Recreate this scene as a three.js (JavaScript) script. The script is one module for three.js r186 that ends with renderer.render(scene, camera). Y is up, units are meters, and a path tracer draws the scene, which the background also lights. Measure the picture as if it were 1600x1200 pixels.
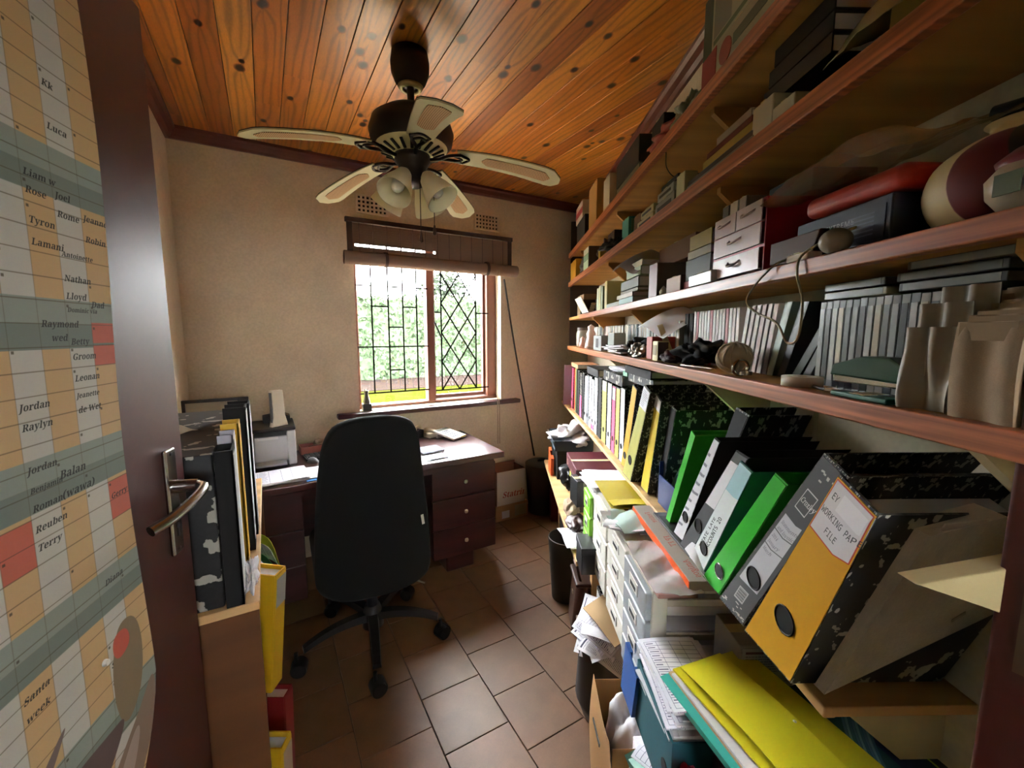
import * as THREE from 'three';
import { RoundedBoxGeometry } from 'three/addons/geometries/RoundedBoxGeometry.js';
import { mergeGeometries, mergeVertices, toCreasedNormals } from 'three/addons/utils/BufferGeometryUtils.js';

// ---------------------------------------------------------------- camera, sky, exposure
const scene = new THREE.Scene();
const camera = new THREE.PerspectiveCamera(2 * Math.atan(600 / 655) * 180 / Math.PI, 4 / 3, 0.02, 200);
camera.position.set(0, 1.5, 0);
camera.rotation.set(-Math.atan(79 / 655), -30.4 * Math.PI / 180, 0, 'YXZ');
scene.add(camera);
const renderer = new THREE.WebGLRenderer({ antialias: true });
renderer.toneMapping = THREE.LinearToneMapping;
renderer.toneMappingExposure = 4.3;
renderer.shadowMap.enabled = true;
scene.background = new THREE.Color().setRGB(17, 17.6, 18.2);     // even bright overcast sky

// ---------------------------------------------------------------- helpers
let seed = 7;
const rnd = () => { seed = (seed * 1664525 + 1013904223) >>> 0; return seed / 4294967296; };
const rr = (a, b) => a + (b - a) * rnd();
const PI = Math.PI, V3 = (x, y, z) => new THREE.Vector3(x, y, z);
const hash = (x, y, s = 0) => { let h = Math.imul(x | 0, 374761393) ^ Math.imul(y | 0, 668265263) ^ Math.imul(s | 0, 1274126177); h = Math.imul(h ^ (h >>> 13), 1274126177); return ((h ^ (h >>> 16)) >>> 0) / 4294967296; };
function noise(x, y, s = 0, px = 0, py = 0) {
  const ix = Math.floor(x), iy = Math.floor(y), fx = x - ix, fy = y - iy, u = fx * fx * (3 - 2 * fx), v = fy * fy * (3 - 2 * fy);
  const w = (i, p) => p ? ((i % p) + p) % p : i;
  const a = hash(w(ix, px), w(iy, py), s), b = hash(w(ix + 1, px), w(iy, py), s), c = hash(w(ix, px), w(iy + 1, py), s), d = hash(w(ix + 1, px), w(iy + 1, py), s);
  return a + (b - a) * u + (c - a) * v + (a - b - c + d) * u * v;
}
const fbm = (x, y, s = 0, o = 4, px = 0, py = 0) => { let r = 0, a = 0.5, t = 0; for (let i = 0; i < o; i++) { r += a * noise(x, y, s + i * 17, px, py); t += a; x *= 2; y *= 2; px *= 2; py *= 2; a *= 0.5; } return r / t; };
function dataTex(W, H, f, srgb = true) {      // f(u, v, x, y) -> [r, g, b] 0..255
  const d = new Uint8Array(W * H * 4);
  for (let y = 0; y < H; y++) for (let x = 0; x < W; x++) {
    const c = f(x / W, y / H, x, y), i = (y * W + x) * 4;
    d[i] = Math.max(0, Math.min(255, c[0])); d[i + 1] = Math.max(0, Math.min(255, c[1])); d[i + 2] = Math.max(0, Math.min(255, c[2])); d[i + 3] = 255;
  }
  const t = new THREE.DataTexture(d, W, H);
  t.wrapS = t.wrapT = THREE.RepeatWrapping; t.magFilter = THREE.LinearFilter; t.minFilter = THREE.LinearFilter;
  if (srgb) t.colorSpace = THREE.SRGBColorSpace;
  t.needsUpdate = true; return t;
}
function canvasTex(W, H, draw) {
  const c = document.createElement('canvas'); c.width = W; c.height = H;
  draw(c.getContext('2d'), W, H);
  const t = new THREE.CanvasTexture(c); t.colorSpace = THREE.SRGBColorSpace; return t;
}
const rep = (t, x, y) => { const c = t.clone(); c.repeat.set(x, y); c.needsUpdate = true; return c; };
const mats = {};
function mat(color, roughness = 0.6, o = {}) {
  const k = color + '|' + roughness + '|' + Object.entries(o).map(([a, b]) => a + (b?.uuid ?? b)).join();
  return mats[k] ??= new (o.transmission || o.clearcoat || o.sheen || 'specularIntensity' in o ? THREE.MeshPhysicalMaterial : THREE.MeshStandardMaterial)({ color, roughness, side: THREE.DoubleSide, ...o });
}
// geometry --------------------------------------------------------------
function boxUV(g, k = 1) {                    // uv in metres, each face along its own axes
  g = g.index ? g.toNonIndexed() : g; g.computeBoundingBox();
  const p = g.attributes.position, n = g.attributes.normal, uv = new Float32Array(p.count * 2);
  for (let i = 0; i < p.count; i += 3) {
    const ax = Math.abs(n.getX(i) + n.getX(i + 1) + n.getX(i + 2)), ay = Math.abs(n.getY(i) + n.getY(i + 1) + n.getY(i + 2)), az = Math.abs(n.getZ(i) + n.getZ(i + 1) + n.getZ(i + 2));
    for (let j = i; j < i + 3; j++) {
      const x = p.getX(j), y = p.getY(j), z = p.getZ(j);
      const [u, v] = ax >= ay && ax >= az ? [z, y] : ay >= az ? [x, z] : [x, y];
      uv[j * 2] = u * k; uv[j * 2 + 1] = v * k;
    }
  }
  g.setAttribute('uv', new THREE.BufferAttribute(uv, 2)); return g;
}
const gcache = {};
function box(w, h, d, r = 0) {                // centred, lightly rounded box with uv in metres
  const k = [w, h, d, r].map((x) => x.toFixed(4)).join();
  return gcache[k] ??= boxUV(r > 0 ? new RoundedBoxGeometry(w, h, d, 1, Math.min(r, w / 2.01, h / 2.01, d / 2.01)) : new THREE.BoxGeometry(w, h, d));
}
const at = (g, x, y, z, rx = 0, ry = 0, rz = 0) => { g = g.clone(); if (rx || ry || rz) g.applyMatrix4(new THREE.Matrix4().makeRotationFromEuler(new THREE.Euler(rx, ry, rz))); return g.translate(x, y, z); };
function merge(list) { return mergeGeometries(list.map((g) => { g = g.index ? g.toNonIndexed() : g.clone(); for (const k of Object.keys(g.attributes)) if (!['position', 'normal', 'uv'].includes(k)) g.deleteAttribute(k); if (!g.attributes.uv) g.setAttribute('uv', new THREE.BufferAttribute(new Float32Array(g.attributes.position.count * 2), 2)); return g; })); }
const cyl = (r0, r1, h, n = 20, open = false) => new THREE.CylinderGeometry(r0, r1, h, n, 1, open);
const tube = (pts, r, n = 40, k = 8) => new THREE.TubeGeometry(new THREE.CatmullRomCurve3(pts.map((p) => p.isVector3 ? p : V3(...p))), n, r, k, false);
const lathe = (pts, n = 28) => new THREE.LatheGeometry(pts.map((p) => new THREE.Vector2(...p)), n);
function extrude(pts, depth, bevel = 0, curve = 6) {
  const s = pts instanceof THREE.Shape ? pts : new THREE.Shape(pts.map((p) => new THREE.Vector2(...p)));
  return new THREE.ExtrudeGeometry(s, { depth, bevelEnabled: bevel > 0, bevelSize: bevel, bevelThickness: bevel, bevelSegments: 2, curveSegments: curve });
}
function hexa(c) {                            // solid from 8 corners: front face c[0..3] (counter-clockwise seen from the front), back face c[4..7] behind them
  const q = [[0, 1, 2, 3], [5, 4, 7, 6], [4, 0, 3, 7], [1, 5, 6, 2], [3, 2, 6, 7], [4, 5, 1, 0]], P = [], U = [], uv = [[0, 0], [1, 0], [1, 1], [0, 1]];
  for (const f of q) for (const i of [0, 1, 2, 0, 2, 3]) { P.push(...c[f[i]]); U.push(...uv[i]); }
  const g = new THREE.BufferGeometry(); g.setAttribute('position', new THREE.Float32BufferAttribute(P, 3)); g.setAttribute('uv', new THREE.Float32BufferAttribute(U, 2)); g.computeVertexNormals(); return g;
}
function sheet(w, d, f, nx = 12, nz = 12, th = 0.0012) {     // a limp sheet with thickness; f(u, v) -> height
  const g = new THREE.BoxGeometry(w, th, d, nx, 1, nz), p = g.attributes.position;
  for (let i = 0; i < p.count; i++) p.setY(i, p.getY(i) + f(p.getX(i) / w + 0.5, p.getZ(i) / d + 0.5));
  g.computeVertexNormals(); return g;
}
function blob(rx, ry, rz, amp, freq, s, flat = true, n = 20) {   // crumpled lump resting on y = 0
  const g = mergeVertices(new THREE.IcosahedronGeometry(1, n > 24 ? 14 : 8).deleteAttribute('uv').deleteAttribute('normal')), p = g.attributes.position;
  for (let i = 0; i < p.count; i++) {
    const x = p.getX(i), y = p.getY(i), z = p.getZ(i), k = 1 + amp * (fbm(x * freq + 9, y * freq + z * freq * 1.3 + 5, s, 3) + fbm(z * freq + 4, x * freq * 0.8 - y * freq + 11, s + 3, 3) - 1) * 2;
    let Y = y * ry * k + ry; if (flat && Y < ry * 0.35) Y = ry * 0.35 * Math.max(0, (Y + ry * 0.1) / (ry * 0.45)); 
    p.setXYZ(i, x * rx * k, Math.max(0, Y), z * rz * k);
  }
  g.computeVertexNormals(); const uv = new Float32Array(p.count * 2); for (let i = 0; i < p.count; i++) { uv[i * 2] = p.getX(i); uv[i * 2 + 1] = p.getY(i) + p.getZ(i); }
  g.setAttribute('uv', new THREE.BufferAttribute(uv, 2)); return g;
}
// objects ---------------------------------------------------------------
const taken = {};
const numbered = (n) => { const k = taken[n] = (taken[n] ?? -1) + 1; return k ? n + '_' + String(k).padStart(3, '0') : n; };
function thing(name, label, category, pos = [0, 0, 0], turn = 0, group) {
  const o = new THREE.Group(); o.name = numbered(name); o.position.set(...pos); o.rotation.y = turn; o.userData = { label, category };
  if (group) o.userData.group = group; scene.add(o); return o;
}
function part(parent, name, geo, m, pos, rot, label) {
  const o = new THREE.Mesh(geo, m); o.name = name; o.castShadow = o.receiveShadow = true;
  if (pos) o.position.set(...pos); if (rot) o.rotation.set(...rot); if (label) o.userData.label = label;
  parent.add(o); return o;
}
function struct(name, geo, m, label, pos, rot) {
  const o = part(scene, name, geo, m, pos, rot); o.userData = { kind: 'structure', label, category: name.split('_')[0] }; return o;
}
function single(name, label, category, geo, m, pos, rot, group) { const o = part(scene, numbered(name), geo, m, pos, rot); o.userData = { label, category, ...(group ? { group } : {}) }; return o; }
// the shelf wall runs at an angle to the room: a = metres along it (away from the door), b = metres towards it
const SA = (30.4 - 1.04) * PI / 180, CA = Math.cos(SA), SN = Math.sin(SA), WB = 0.77;
const P = (a, b, y = 0) => [SN * a + CA * b, y, -CA * a + SN * b];
const onShelf = (name, label, category, a, b, y, group, extra = 0) => thing(name, label, category, P(a, b, y), -SA + extra, group);
// ---------------------------------------------------------------- textures and materials
const pine = [];
for (let k = 0; k < 6; k++) {
  const knots = []; for (let i = 0; i < 5 + k % 3; i++) knots.push([rr(0.2, 0.8), rr(0.02, 0.98), rr(0.009, 0.019)]);
  const base = [[204, 124, 38], [212, 138, 44], [172, 98, 30], [216, 146, 56], [192, 114, 34], [200, 128, 40]][k];
  pine.push(dataTex(64, 1024, (u, v) => {
    let gx = u * 3.5 + 1.6 * (fbm(u * 2, v * 7, k * 31, 3) - 0.5), near = 9, kr = 0;
    for (const [kx, ky, r] of knots) { const dx = (u - kx) * 0.109, dy = (v - ky) * 3.2, d = Math.hypot(dx, dy * 0.7); gx += 0.9 * Math.exp(-d / 0.03) * Math.sign(dx + 1e-4); if (d / r < near) { near = d / r; kr = r; } }
    const ring = Math.pow(0.5 + 0.5 * Math.sin(gx * 6.283), 3), fine = noise(u * 60, v * 300, k), m = 0.95 - 0.22 * ring * (0.4 + fbm(u * 3, v * 12, k + 5, 2)) + 0.1 * fine + 0.16 * (fbm(u * 1.5, v * 5, k + 50, 3) - 0.5);
    const kd = near < 1.3 ? Math.max(0.13, Math.min(1, (near - 0.45) / 0.85)) : 1;
    return base.map((c, i) => c * m * (kd < 1 ? kd * [1, 0.85, 0.8][i] : 1));
  }));
}
const grainTex = (base, contrast, k, W = 256, H = 256, stretch = 12) => dataTex(W, H, (u, v) => {
  const g = 0.5 + 0.5 * Math.sin((v * 9 + 1.8 * fbm(u * 2, v * 4, k, 3, 2, 4)) * 6.283), f = fbm(u * 4, v * 4 * stretch, k + 9, 3, 4, 4 * stretch), m = 1 - contrast * g * 0.6 - contrast * (f - 0.5);
  return base.map((c) => c * m);
});
const tShelf = grainTex([184, 108, 64], 0.27, 3), tPly = grainTex([196, 144, 74], 0.13, 8), tPale = grainTex([214, 172, 116], 0.16, 14), tMahog = grainTex([64, 24, 24], 0.3, 21), tBrown = grainTex([104, 64, 30], 0.14, 27);
const tSpeck = dataTex(256, 256, (u, v) => { const m = 255 * (0.93 + 0.1 * (fbm(u * 6, v * 6, 61, 4, 6, 6) - 0.5) + 0.06 * (noise(u * 120, v * 120, 4) - 0.5)); return [m, m, m]; });
const tBumpy = dataTex(256, 256, (u, v) => { const m = 255 * fbm(u * 24, v * 24, 77, 4, 24, 24); return [m, m, m]; }, false);
const tMarble = dataTex(256, 256, (u, v) => {        // worn black marbled binder paper
  const n = fbm(u * 10, v * 10, 91, 3, 10, 10), w = fbm(u * 3, v * 3, 97, 2, 3, 3), f = n > 0.7 - 0.3 * (w - 0.5) ? 1 : 0, s = 15 + 9 * noise(u * 60, v * 60, 5);
  return f ? [168, 164, 152] : [s, s, s + 1];
});
const tFabric = dataTex(128, 128, (u, v, x, y) => { const m = 205 + 45 * (((x >> 1) + (y >> 1)) & 1) + 20 * (hash(x, y, 3) - 0.5); return [m, m, m]; });
const tCane = dataTex(64, 64, (u, v) => { const a = Math.abs(((u * 4) % 1) - 0.5), b = Math.abs(((v * 4) % 1) - 0.5), h = a > 0.3 || b > 0.3; return h ? [196, 158, 108] : [92, 66, 40]; });
const lines = (W, H, rows, o = {}) => canvasTex(W, H, (c) => {
  c.fillStyle = o.bg ?? '#eceaf0'; c.fillRect(0, 0, W, H);
  let k = o.seed ?? 1; const R = () => hash(k++, 7, 3);
  if (o.head) { c.fillStyle = o.head; c.fillRect(W * 0.07, H * 0.05, W * 0.35, H * 0.035); c.fillRect(W * 0.6, H * 0.05, W * 0.3, H * 0.02); }
  for (let i = 0; i < rows; i++) { const y = H * (0.12 + 0.82 * i / rows); if (R() < 0.14) continue; let x = W * 0.07; const end = W * (0.55 + 0.38 * R()); c.fillStyle = o.ink ?? 'rgba(60,62,80,0.75)'; while (x < end) { const w = W * (0.02 + 0.07 * R()); c.fillRect(x, y, Math.min(w, end - x), Math.max(1, H * 0.35 / rows * 0.6)); x += w + W * 0.012; } }
});
const tText = lines(256, 360, 30, { head: 'rgba(40,40,70,0.8)' }), tText2 = lines(256, 360, 22, { seed: 40, head: 'rgba(90,30,40,0.8)' }), tForm = canvasTex(256, 360, (c) => { c.fillStyle = '#e9e9f2'; c.fillRect(0, 0, 256, 360); c.strokeStyle = 'rgba(70,74,110,0.75)'; c.lineWidth = 1.5; for (let i = 0; i < 14; i++) { c.strokeRect(16, 24 + i * 23, 224, 23); } for (const x of [70, 130, 180]) { c.beginPath(); c.moveTo(x, 24); c.lineTo(x, 346); c.stroke(); } c.fillStyle = 'rgba(60,60,90,0.7)'; for (let i = 0; i < 13; i++) c.fillRect(22, 33 + i * 23, 20 + 22 * hash(i, 3), 5); });
const M = {
  wall: mat('#dbcaad', 0.92, { map: tSpeck, bumpMap: tBumpy, bumpScale: 0.0015 }), wallWhite: mat('#cfc6ae', 0.9, { map: tSpeck, bumpMap: tBumpy, bumpScale: 0.0015 }),
  trim: mat('#5c2418', 0.4, { clearcoat: 0.3, clearcoatRoughness: 0.3 }), grout: mat('#54412f', 0.95),
  frame: mat('#7c4a36', 0.5, { map: tSpeck }), shelf: mat('#ffffff', 0.42, { map: tShelf }), ply: mat('#ffffff', 0.7, { map: tPly }), pale: mat('#ffffff', 0.6, { map: tPale }), brownWood: mat('#ffffff', 0.55, { map: tBrown }),
  mahog: mat('#ffffff', 0.36, { map: tMahog, clearcoat: 0.25, clearcoatRoughness: 0.25 }), deskTop: mat('#ffffff', 0.3, { map: tMahog, clearcoat: 0.9, clearcoatRoughness: 0.16 }),
  black: mat('#0d0d0e', 0.55), blackSoft: mat('#131313', 0.85), blackPlastic: mat('#161617', 0.42), fabric: mat('#090a0a', 0.98, { map: tFabric }), marble: mat('#ffffff', 0.55, { map: rep(tMarble, 5, 5) }),
  chrome: mat('#b9b9b4', 0.22, { metalness: 1 }), brass: mat('#c7bda6', 0.3, { metalness: 0.85 }), iron: mat('#2b2723', 0.5, { metalness: 0.4 }),
  white: mat('#dcdad2', 0.55), paper: mat('#dddce0', 0.85), text: mat('#ffffff', 0.85, { map: tText }), text2: mat('#ffffff', 0.85, { map: tText2 }), form: mat('#ffffff', 0.85, { map: tForm }), cream: mat('#cfc193', 0.7),
  card: mat('#a9835a', 0.9), kraft: mat('#b58a58', 0.9), red: mat('#a81c22', 0.5), greyP: mat('#8d8d8b', 0.5), glass: mat('#ffffff', 0.02, { transmission: 1, thickness: 0, ior: 1.45 }),
};
const plastic = (c, o = 0.72, r = 0.28) => mat(c, r, { transmission: o * 0.72, thickness: 0, ior: 1.35 });
const pan = (w, h, d) => new THREE.BoxGeometry(w, h, d);      // print panel, uv 0..1 on each face
M.marbleBig = mat('#ffffff', 0.5, { map: rep(tMarble, 2, 2) });
// ================================================================ STRUCTURE
const ZF = -3.0, XL = -0.395, CH = 2.6, ZN = -0.1;
// far wall with the window opening
{
  const sh = new THREE.Shape(); sh.moveTo(-0.6, 0); sh.lineTo(3.1, 0); sh.lineTo(3.1, CH); sh.lineTo(-0.6, CH); sh.lineTo(-0.6, 0);
  const h = new THREE.Path(); h.moveTo(0.54, 0.965); h.lineTo(0.54, 2.2); h.lineTo(1.656, 2.2); h.lineTo(1.656, 0.965); h.lineTo(0.54, 0.965); sh.holes.push(h);
  struct('wall_far', boxUV(extrude(sh, 0.2)), M.wall, 'plain cream plaster wall around the window', [0, 0, ZF - 0.2]);
}
struct('wall_left', box(0.2, CH, 3.5), M.wall, 'cream plaster wall behind the open door', [XL - 0.1, CH / 2, -1.4]);
struct('wall_right', box(0.2, CH, 4.6), M.wallWhite, 'pale plaster wall behind the long shelves', P(2.0, WB + 0.1, CH / 2), [0, -SA, 0]);
struct('wall_near', merge([at(box(1.4, CH, 0.2), 1.42, CH / 2, 0), at(box(1.4, CH - 2.1, 0.2), 0.1, (CH + 2.1) / 2, 0), at(box(1.0, CH, 0.2), -0.96, CH / 2, 0)]), M.wall, 'wall around the doorway the picture is taken from');
struct('wall_corridor', merge([at(box(1.4, CH, 0.1), -0.9, CH / 2, 1.75), at(box(2.0, CH, 0.1), 1.3, CH / 2, 1.75), at(box(0.52, 1.5, 0.1), 0.05, 0.75, 1.75), at(box(0.52, 0.74, 0.1), 0.05, CH - 0.37, 1.75), at(box(0.1, CH, 1.8), -1.45, CH / 2, 0.9), at(box(0.1, CH, 1.8), 2.15, CH / 2, 0.9)]), M.wall, 'corridor walls outside the doorway');
struct('window_2', box(0.5, 0.36, 0.006), M.glass, 'window pane in the corridor behind the doorway', [0.05, 1.68, 1.75]);
struct('floor_corridor', box(5, 0.08, 1.8), mat('#8a6a52', 0.5), 'corridor floor outside the doorway', [0.1, -0.05, 1.0]);
struct('ground_yard', box(40, 0.1, 20), mat('#8c7a66', 0.95), 'paved yard beyond the corridor window', [0, -0.08, 11.9]);
struct('ceiling_slab', box(5.2, 0.1, 5.4), M.wall, 'slab above the boarded ceiling', [0.9, CH + 0.075, -0.8]);
// pine boarded ceiling: every board is a piece
{
  const c = struct('ceiling', box(4.2, 0.012, 5.0), mat('#2a1408', 0.9), 'varnished knotty pine board ceiling', [1.0, CH + 0.02, -0.75]);
  const pm = pine.map((t) => mat('#ffffff', 0.34, { map: t, clearcoat: 0.35, clearcoatRoughness: 0.3 }));
  const bg = new RoundedBoxGeometry(0.1065, 0.014, 5.0, 1, 0.002);
  for (let i = -10; i < 27; i++) {
    const geo = bg.clone(), uv = geo.attributes.uv, p = geo.attributes.position, off = rnd(), flip = rnd() < 0.5 ? -1 : 1;
    for (let j = 0; j < uv.count; j++) uv.setXY(j, 0.5 + flip * p.getX(j) / 0.1056 * 0.98, p.getZ(j) / 3.2 + off);
    const x = 0.0285 + 0.109 * (i + 0.5);
    part(c, 'board', geo, pm[Math.floor(rnd() * 6)], [x - 1.0, -0.012 - rr(0, 0.0015), 0]);
  }
}
const corn = (len) => { const g = extrude([[0, 0], [0.05, 0], [0.05, -0.016], [0.038, -0.026], [0.028, -0.05], [0.014, -0.06], [0, -0.06]], len); return g.translate(0, 0, -len / 2); };
struct('trim_1', corn(3.2), M.trim, 'dark red cornice strip above the window wall', [1.1, CH, ZF], [0, -PI / 2, 0]);
struct('trim_2', corn(2.9), M.trim, 'dark red cornice strip above the wall behind the door', [XL, CH, -1.55], [0, 0, 0]);
struct('trim_3', corn(3.4), M.trim, 'dark red cornice strip above the shelf wall', P(2.1, WB, CH), [0, -SA + PI, 0]);
// floor: grout bed and single tiles in running bond
{
  const f = struct('floor', box(4.8, 0.1, 5.4), M.grout, 'brown ceramic floor tiles laid in running bond', [0.9, -0.056, -0.75]);
  const tt = [0, 1, 2, 3].map((k) => { const base = [[176, 142, 110], [170, 138, 108], [180, 144, 114], [172, 136, 104]][k]; return mat('#b3a592', 0.46, { map: dataTex(128, 128, (u, v) => { const m = 0.94 + 0.16 * (fbm(u * 3, v * 3, k * 7 + 2, 4) - 0.5) + 0.05 * (noise(u * 90, v * 90, k) - 0.5), r = fbm(u * 2 + 4, v * 2, k + 70, 2); return [base[0] * m * (0.97 + 0.1 * r), base[1] * m, base[2] * m]; }) }); });
  const tg = [0, 1, 2, 3].map((k) => { const g = new RoundedBoxGeometry(0.2605, 0.012, 0.2605, 1, 0.0022), p = g.attributes.position, uv = g.attributes.uv; for (let j = 0; j < uv.count; j++) { const a = p.getX(j) / 0.2605 + 0.5, b = p.getZ(j) / 0.2605 + 0.5; uv.setXY(j, k & 1 ? 1 - a : a, k & 2 ? 1 - b : b); } return g; });
  for (let i = -5; i < 8; i++) for (let j = -1; j < 13; j++) {
    const x = 0.73 + 0.264 * (i + 0.5), z = (((i % 2) + 2) % 2 ? -1.533 : -1.399) + 0.264 * 5.5 - 0.264 * j;
    if (x < XL - 0.13 || z < ZF - 0.13 || z > 0.35 || CA * x + SN * z > WB + 0.12) continue;
    part(f, 'tile', tg[Math.floor(rnd() * 4)], tt[Math.floor(rnd() * 4)], [x - 0.9, 0.05 + rr(-0.0004, 0.0004), z + 0.75]);
  }
}
// ---------------------------------------------------------------- window
{
  const w = new THREE.Group(); w.name = 'window_1'; w.position.set(0, 0, -3.12); w.userData = { kind: 'structure', label: 'brown timber casement window with burglar bars', category: 'window' }; scene.add(w);
  const X0 = 0.541, X1 = 1.656, Y0 = 0.965, Y1 = 2.2;
  const fr = (x, y, ww, hh, n, d = 0.07, z = 0) => part(w, n, box(ww, hh, d, 0.004), M.frame, [x, y, z]);
  fr(X0 + 0.014, (Y0 + Y1) / 2, 0.028, Y1 - Y0, 'frame_jamb'); fr(X1 - 0.042, (Y0 + Y1) / 2, 0.084, Y1 - Y0, 'frame_jamb'); fr((X0 + X1) / 2, Y1 - 0.02, X1 - X0, 0.04, 'frame_head'); fr((X0 + X1) / 2, Y0 + 0.006, X1 - X0, 0.03, 'frame_sill', 0.09);
  fr(1.094, (Y0 + Y1) / 2, 0.058, Y1 - Y0 - 0.03, 'mullion');
  part(w, 'pane', box(0.5, 1.17, 0.004), M.glass, [0.817, 1.575, -0.012]);
  const sash = part(w, 'casement_sash', merge([at(box(0.018, 1.15, 0.035, 0.003), 1.133, 1.58, -0.02), at(box(0.02, 1.15, 0.035, 0.003), 1.562, 1.58, -0.02), at(box(0.44, 0.03, 0.035, 0.003), 1.347, 1.005, -0.02)]), M.frame);
  part(sash, 'pane', box(0.42, 1.12, 0.004), M.glass, [1.347, 1.58, -0.02]);
  const bar = (x0, y0, x1, y1, n = 'burglar_bar') => { const L = Math.hypot(x1 - x0, y1 - y0); part(w, n, box(L, 0.0095, 0.006), mat('#1d1815', 1, { specularIntensity: 0 }), [(x0 + x1) / 2, (y0 + y1) / 2, 0.052], [0, 0, Math.atan2(y1 - y0, x1 - x0)]); };
  const vx = [0.66, 0.775, 0.88, 0.982], L0 = 0.556, L1 = 1.068;
  for (const x of vx) bar(x, 1.075, x, 2.15);
  bar(L0, 1.075, L1, 1.075); bar(L0, 1.405, L1, 1.405);
  for (const y of [1.83, 1.545, 1.235]) bar(vx[1], y, vx[2], y);
  for (const y of [1.69]) { bar(vx[0], y, vx[1], y); bar(vx[2], y, vx[3], y); }
  bar(vx[3], 1.83, L1, 1.83); bar(L0, 1.83, vx[0], 1.83);
  const D0 = 1.172, D1 = 1.464, dy = 0.222;
  bar(D0, 1.06, D0, 2.15); bar(D1, 1.06, D1, 2.15);
  for (const y of [1.062, 1.66]) { bar(1.12, y, D0, y); bar(D1, y, 1.575, y); } bar(D0, 1.062, D1, 1.062);
  for (let k = -2; k < 5; k++) { const y = 1.062 + k * dy; for (const s of [1, -1]) { let ya = s > 0 ? y : y + 2 * dy, yb = s > 0 ? y + 2 * dy : y, xa = D0, xb = D1; const cut = (Y) => D0 + (D1 - D0) * (Y - ya) / (yb - ya), lo = 1.062, hi = 2.14; const f = (yy, xx) => yy < lo ? [cut(lo), lo] : yy > hi ? [cut(hi), hi] : [xx, yy]; if (Math.max(ya, yb) <= lo || Math.min(ya, yb) >= hi) continue; const a = f(ya, xa), b = f(yb, xb); bar(a[0], a[1], b[0], b[1]); } }
  part(w, 'window_stay', box(0.012, 0.14, 0.012, 0.003), M.black, [1.145, 1.52, 0.06], [0, 0, 0.42]);
  part(w, 'reveal_lining', merge([at(box(0.006, 1.22, 0.12), X1 + 0.001, 1.59, 0.06)]), mat('#d9cfb8', 0.8));
}
struct('trim_4', box(1.42, 0.032, 0.17, 0.008), M.mahog, 'dark red wooden window sill board', [1.098, 0.945, -3.02]);
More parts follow.
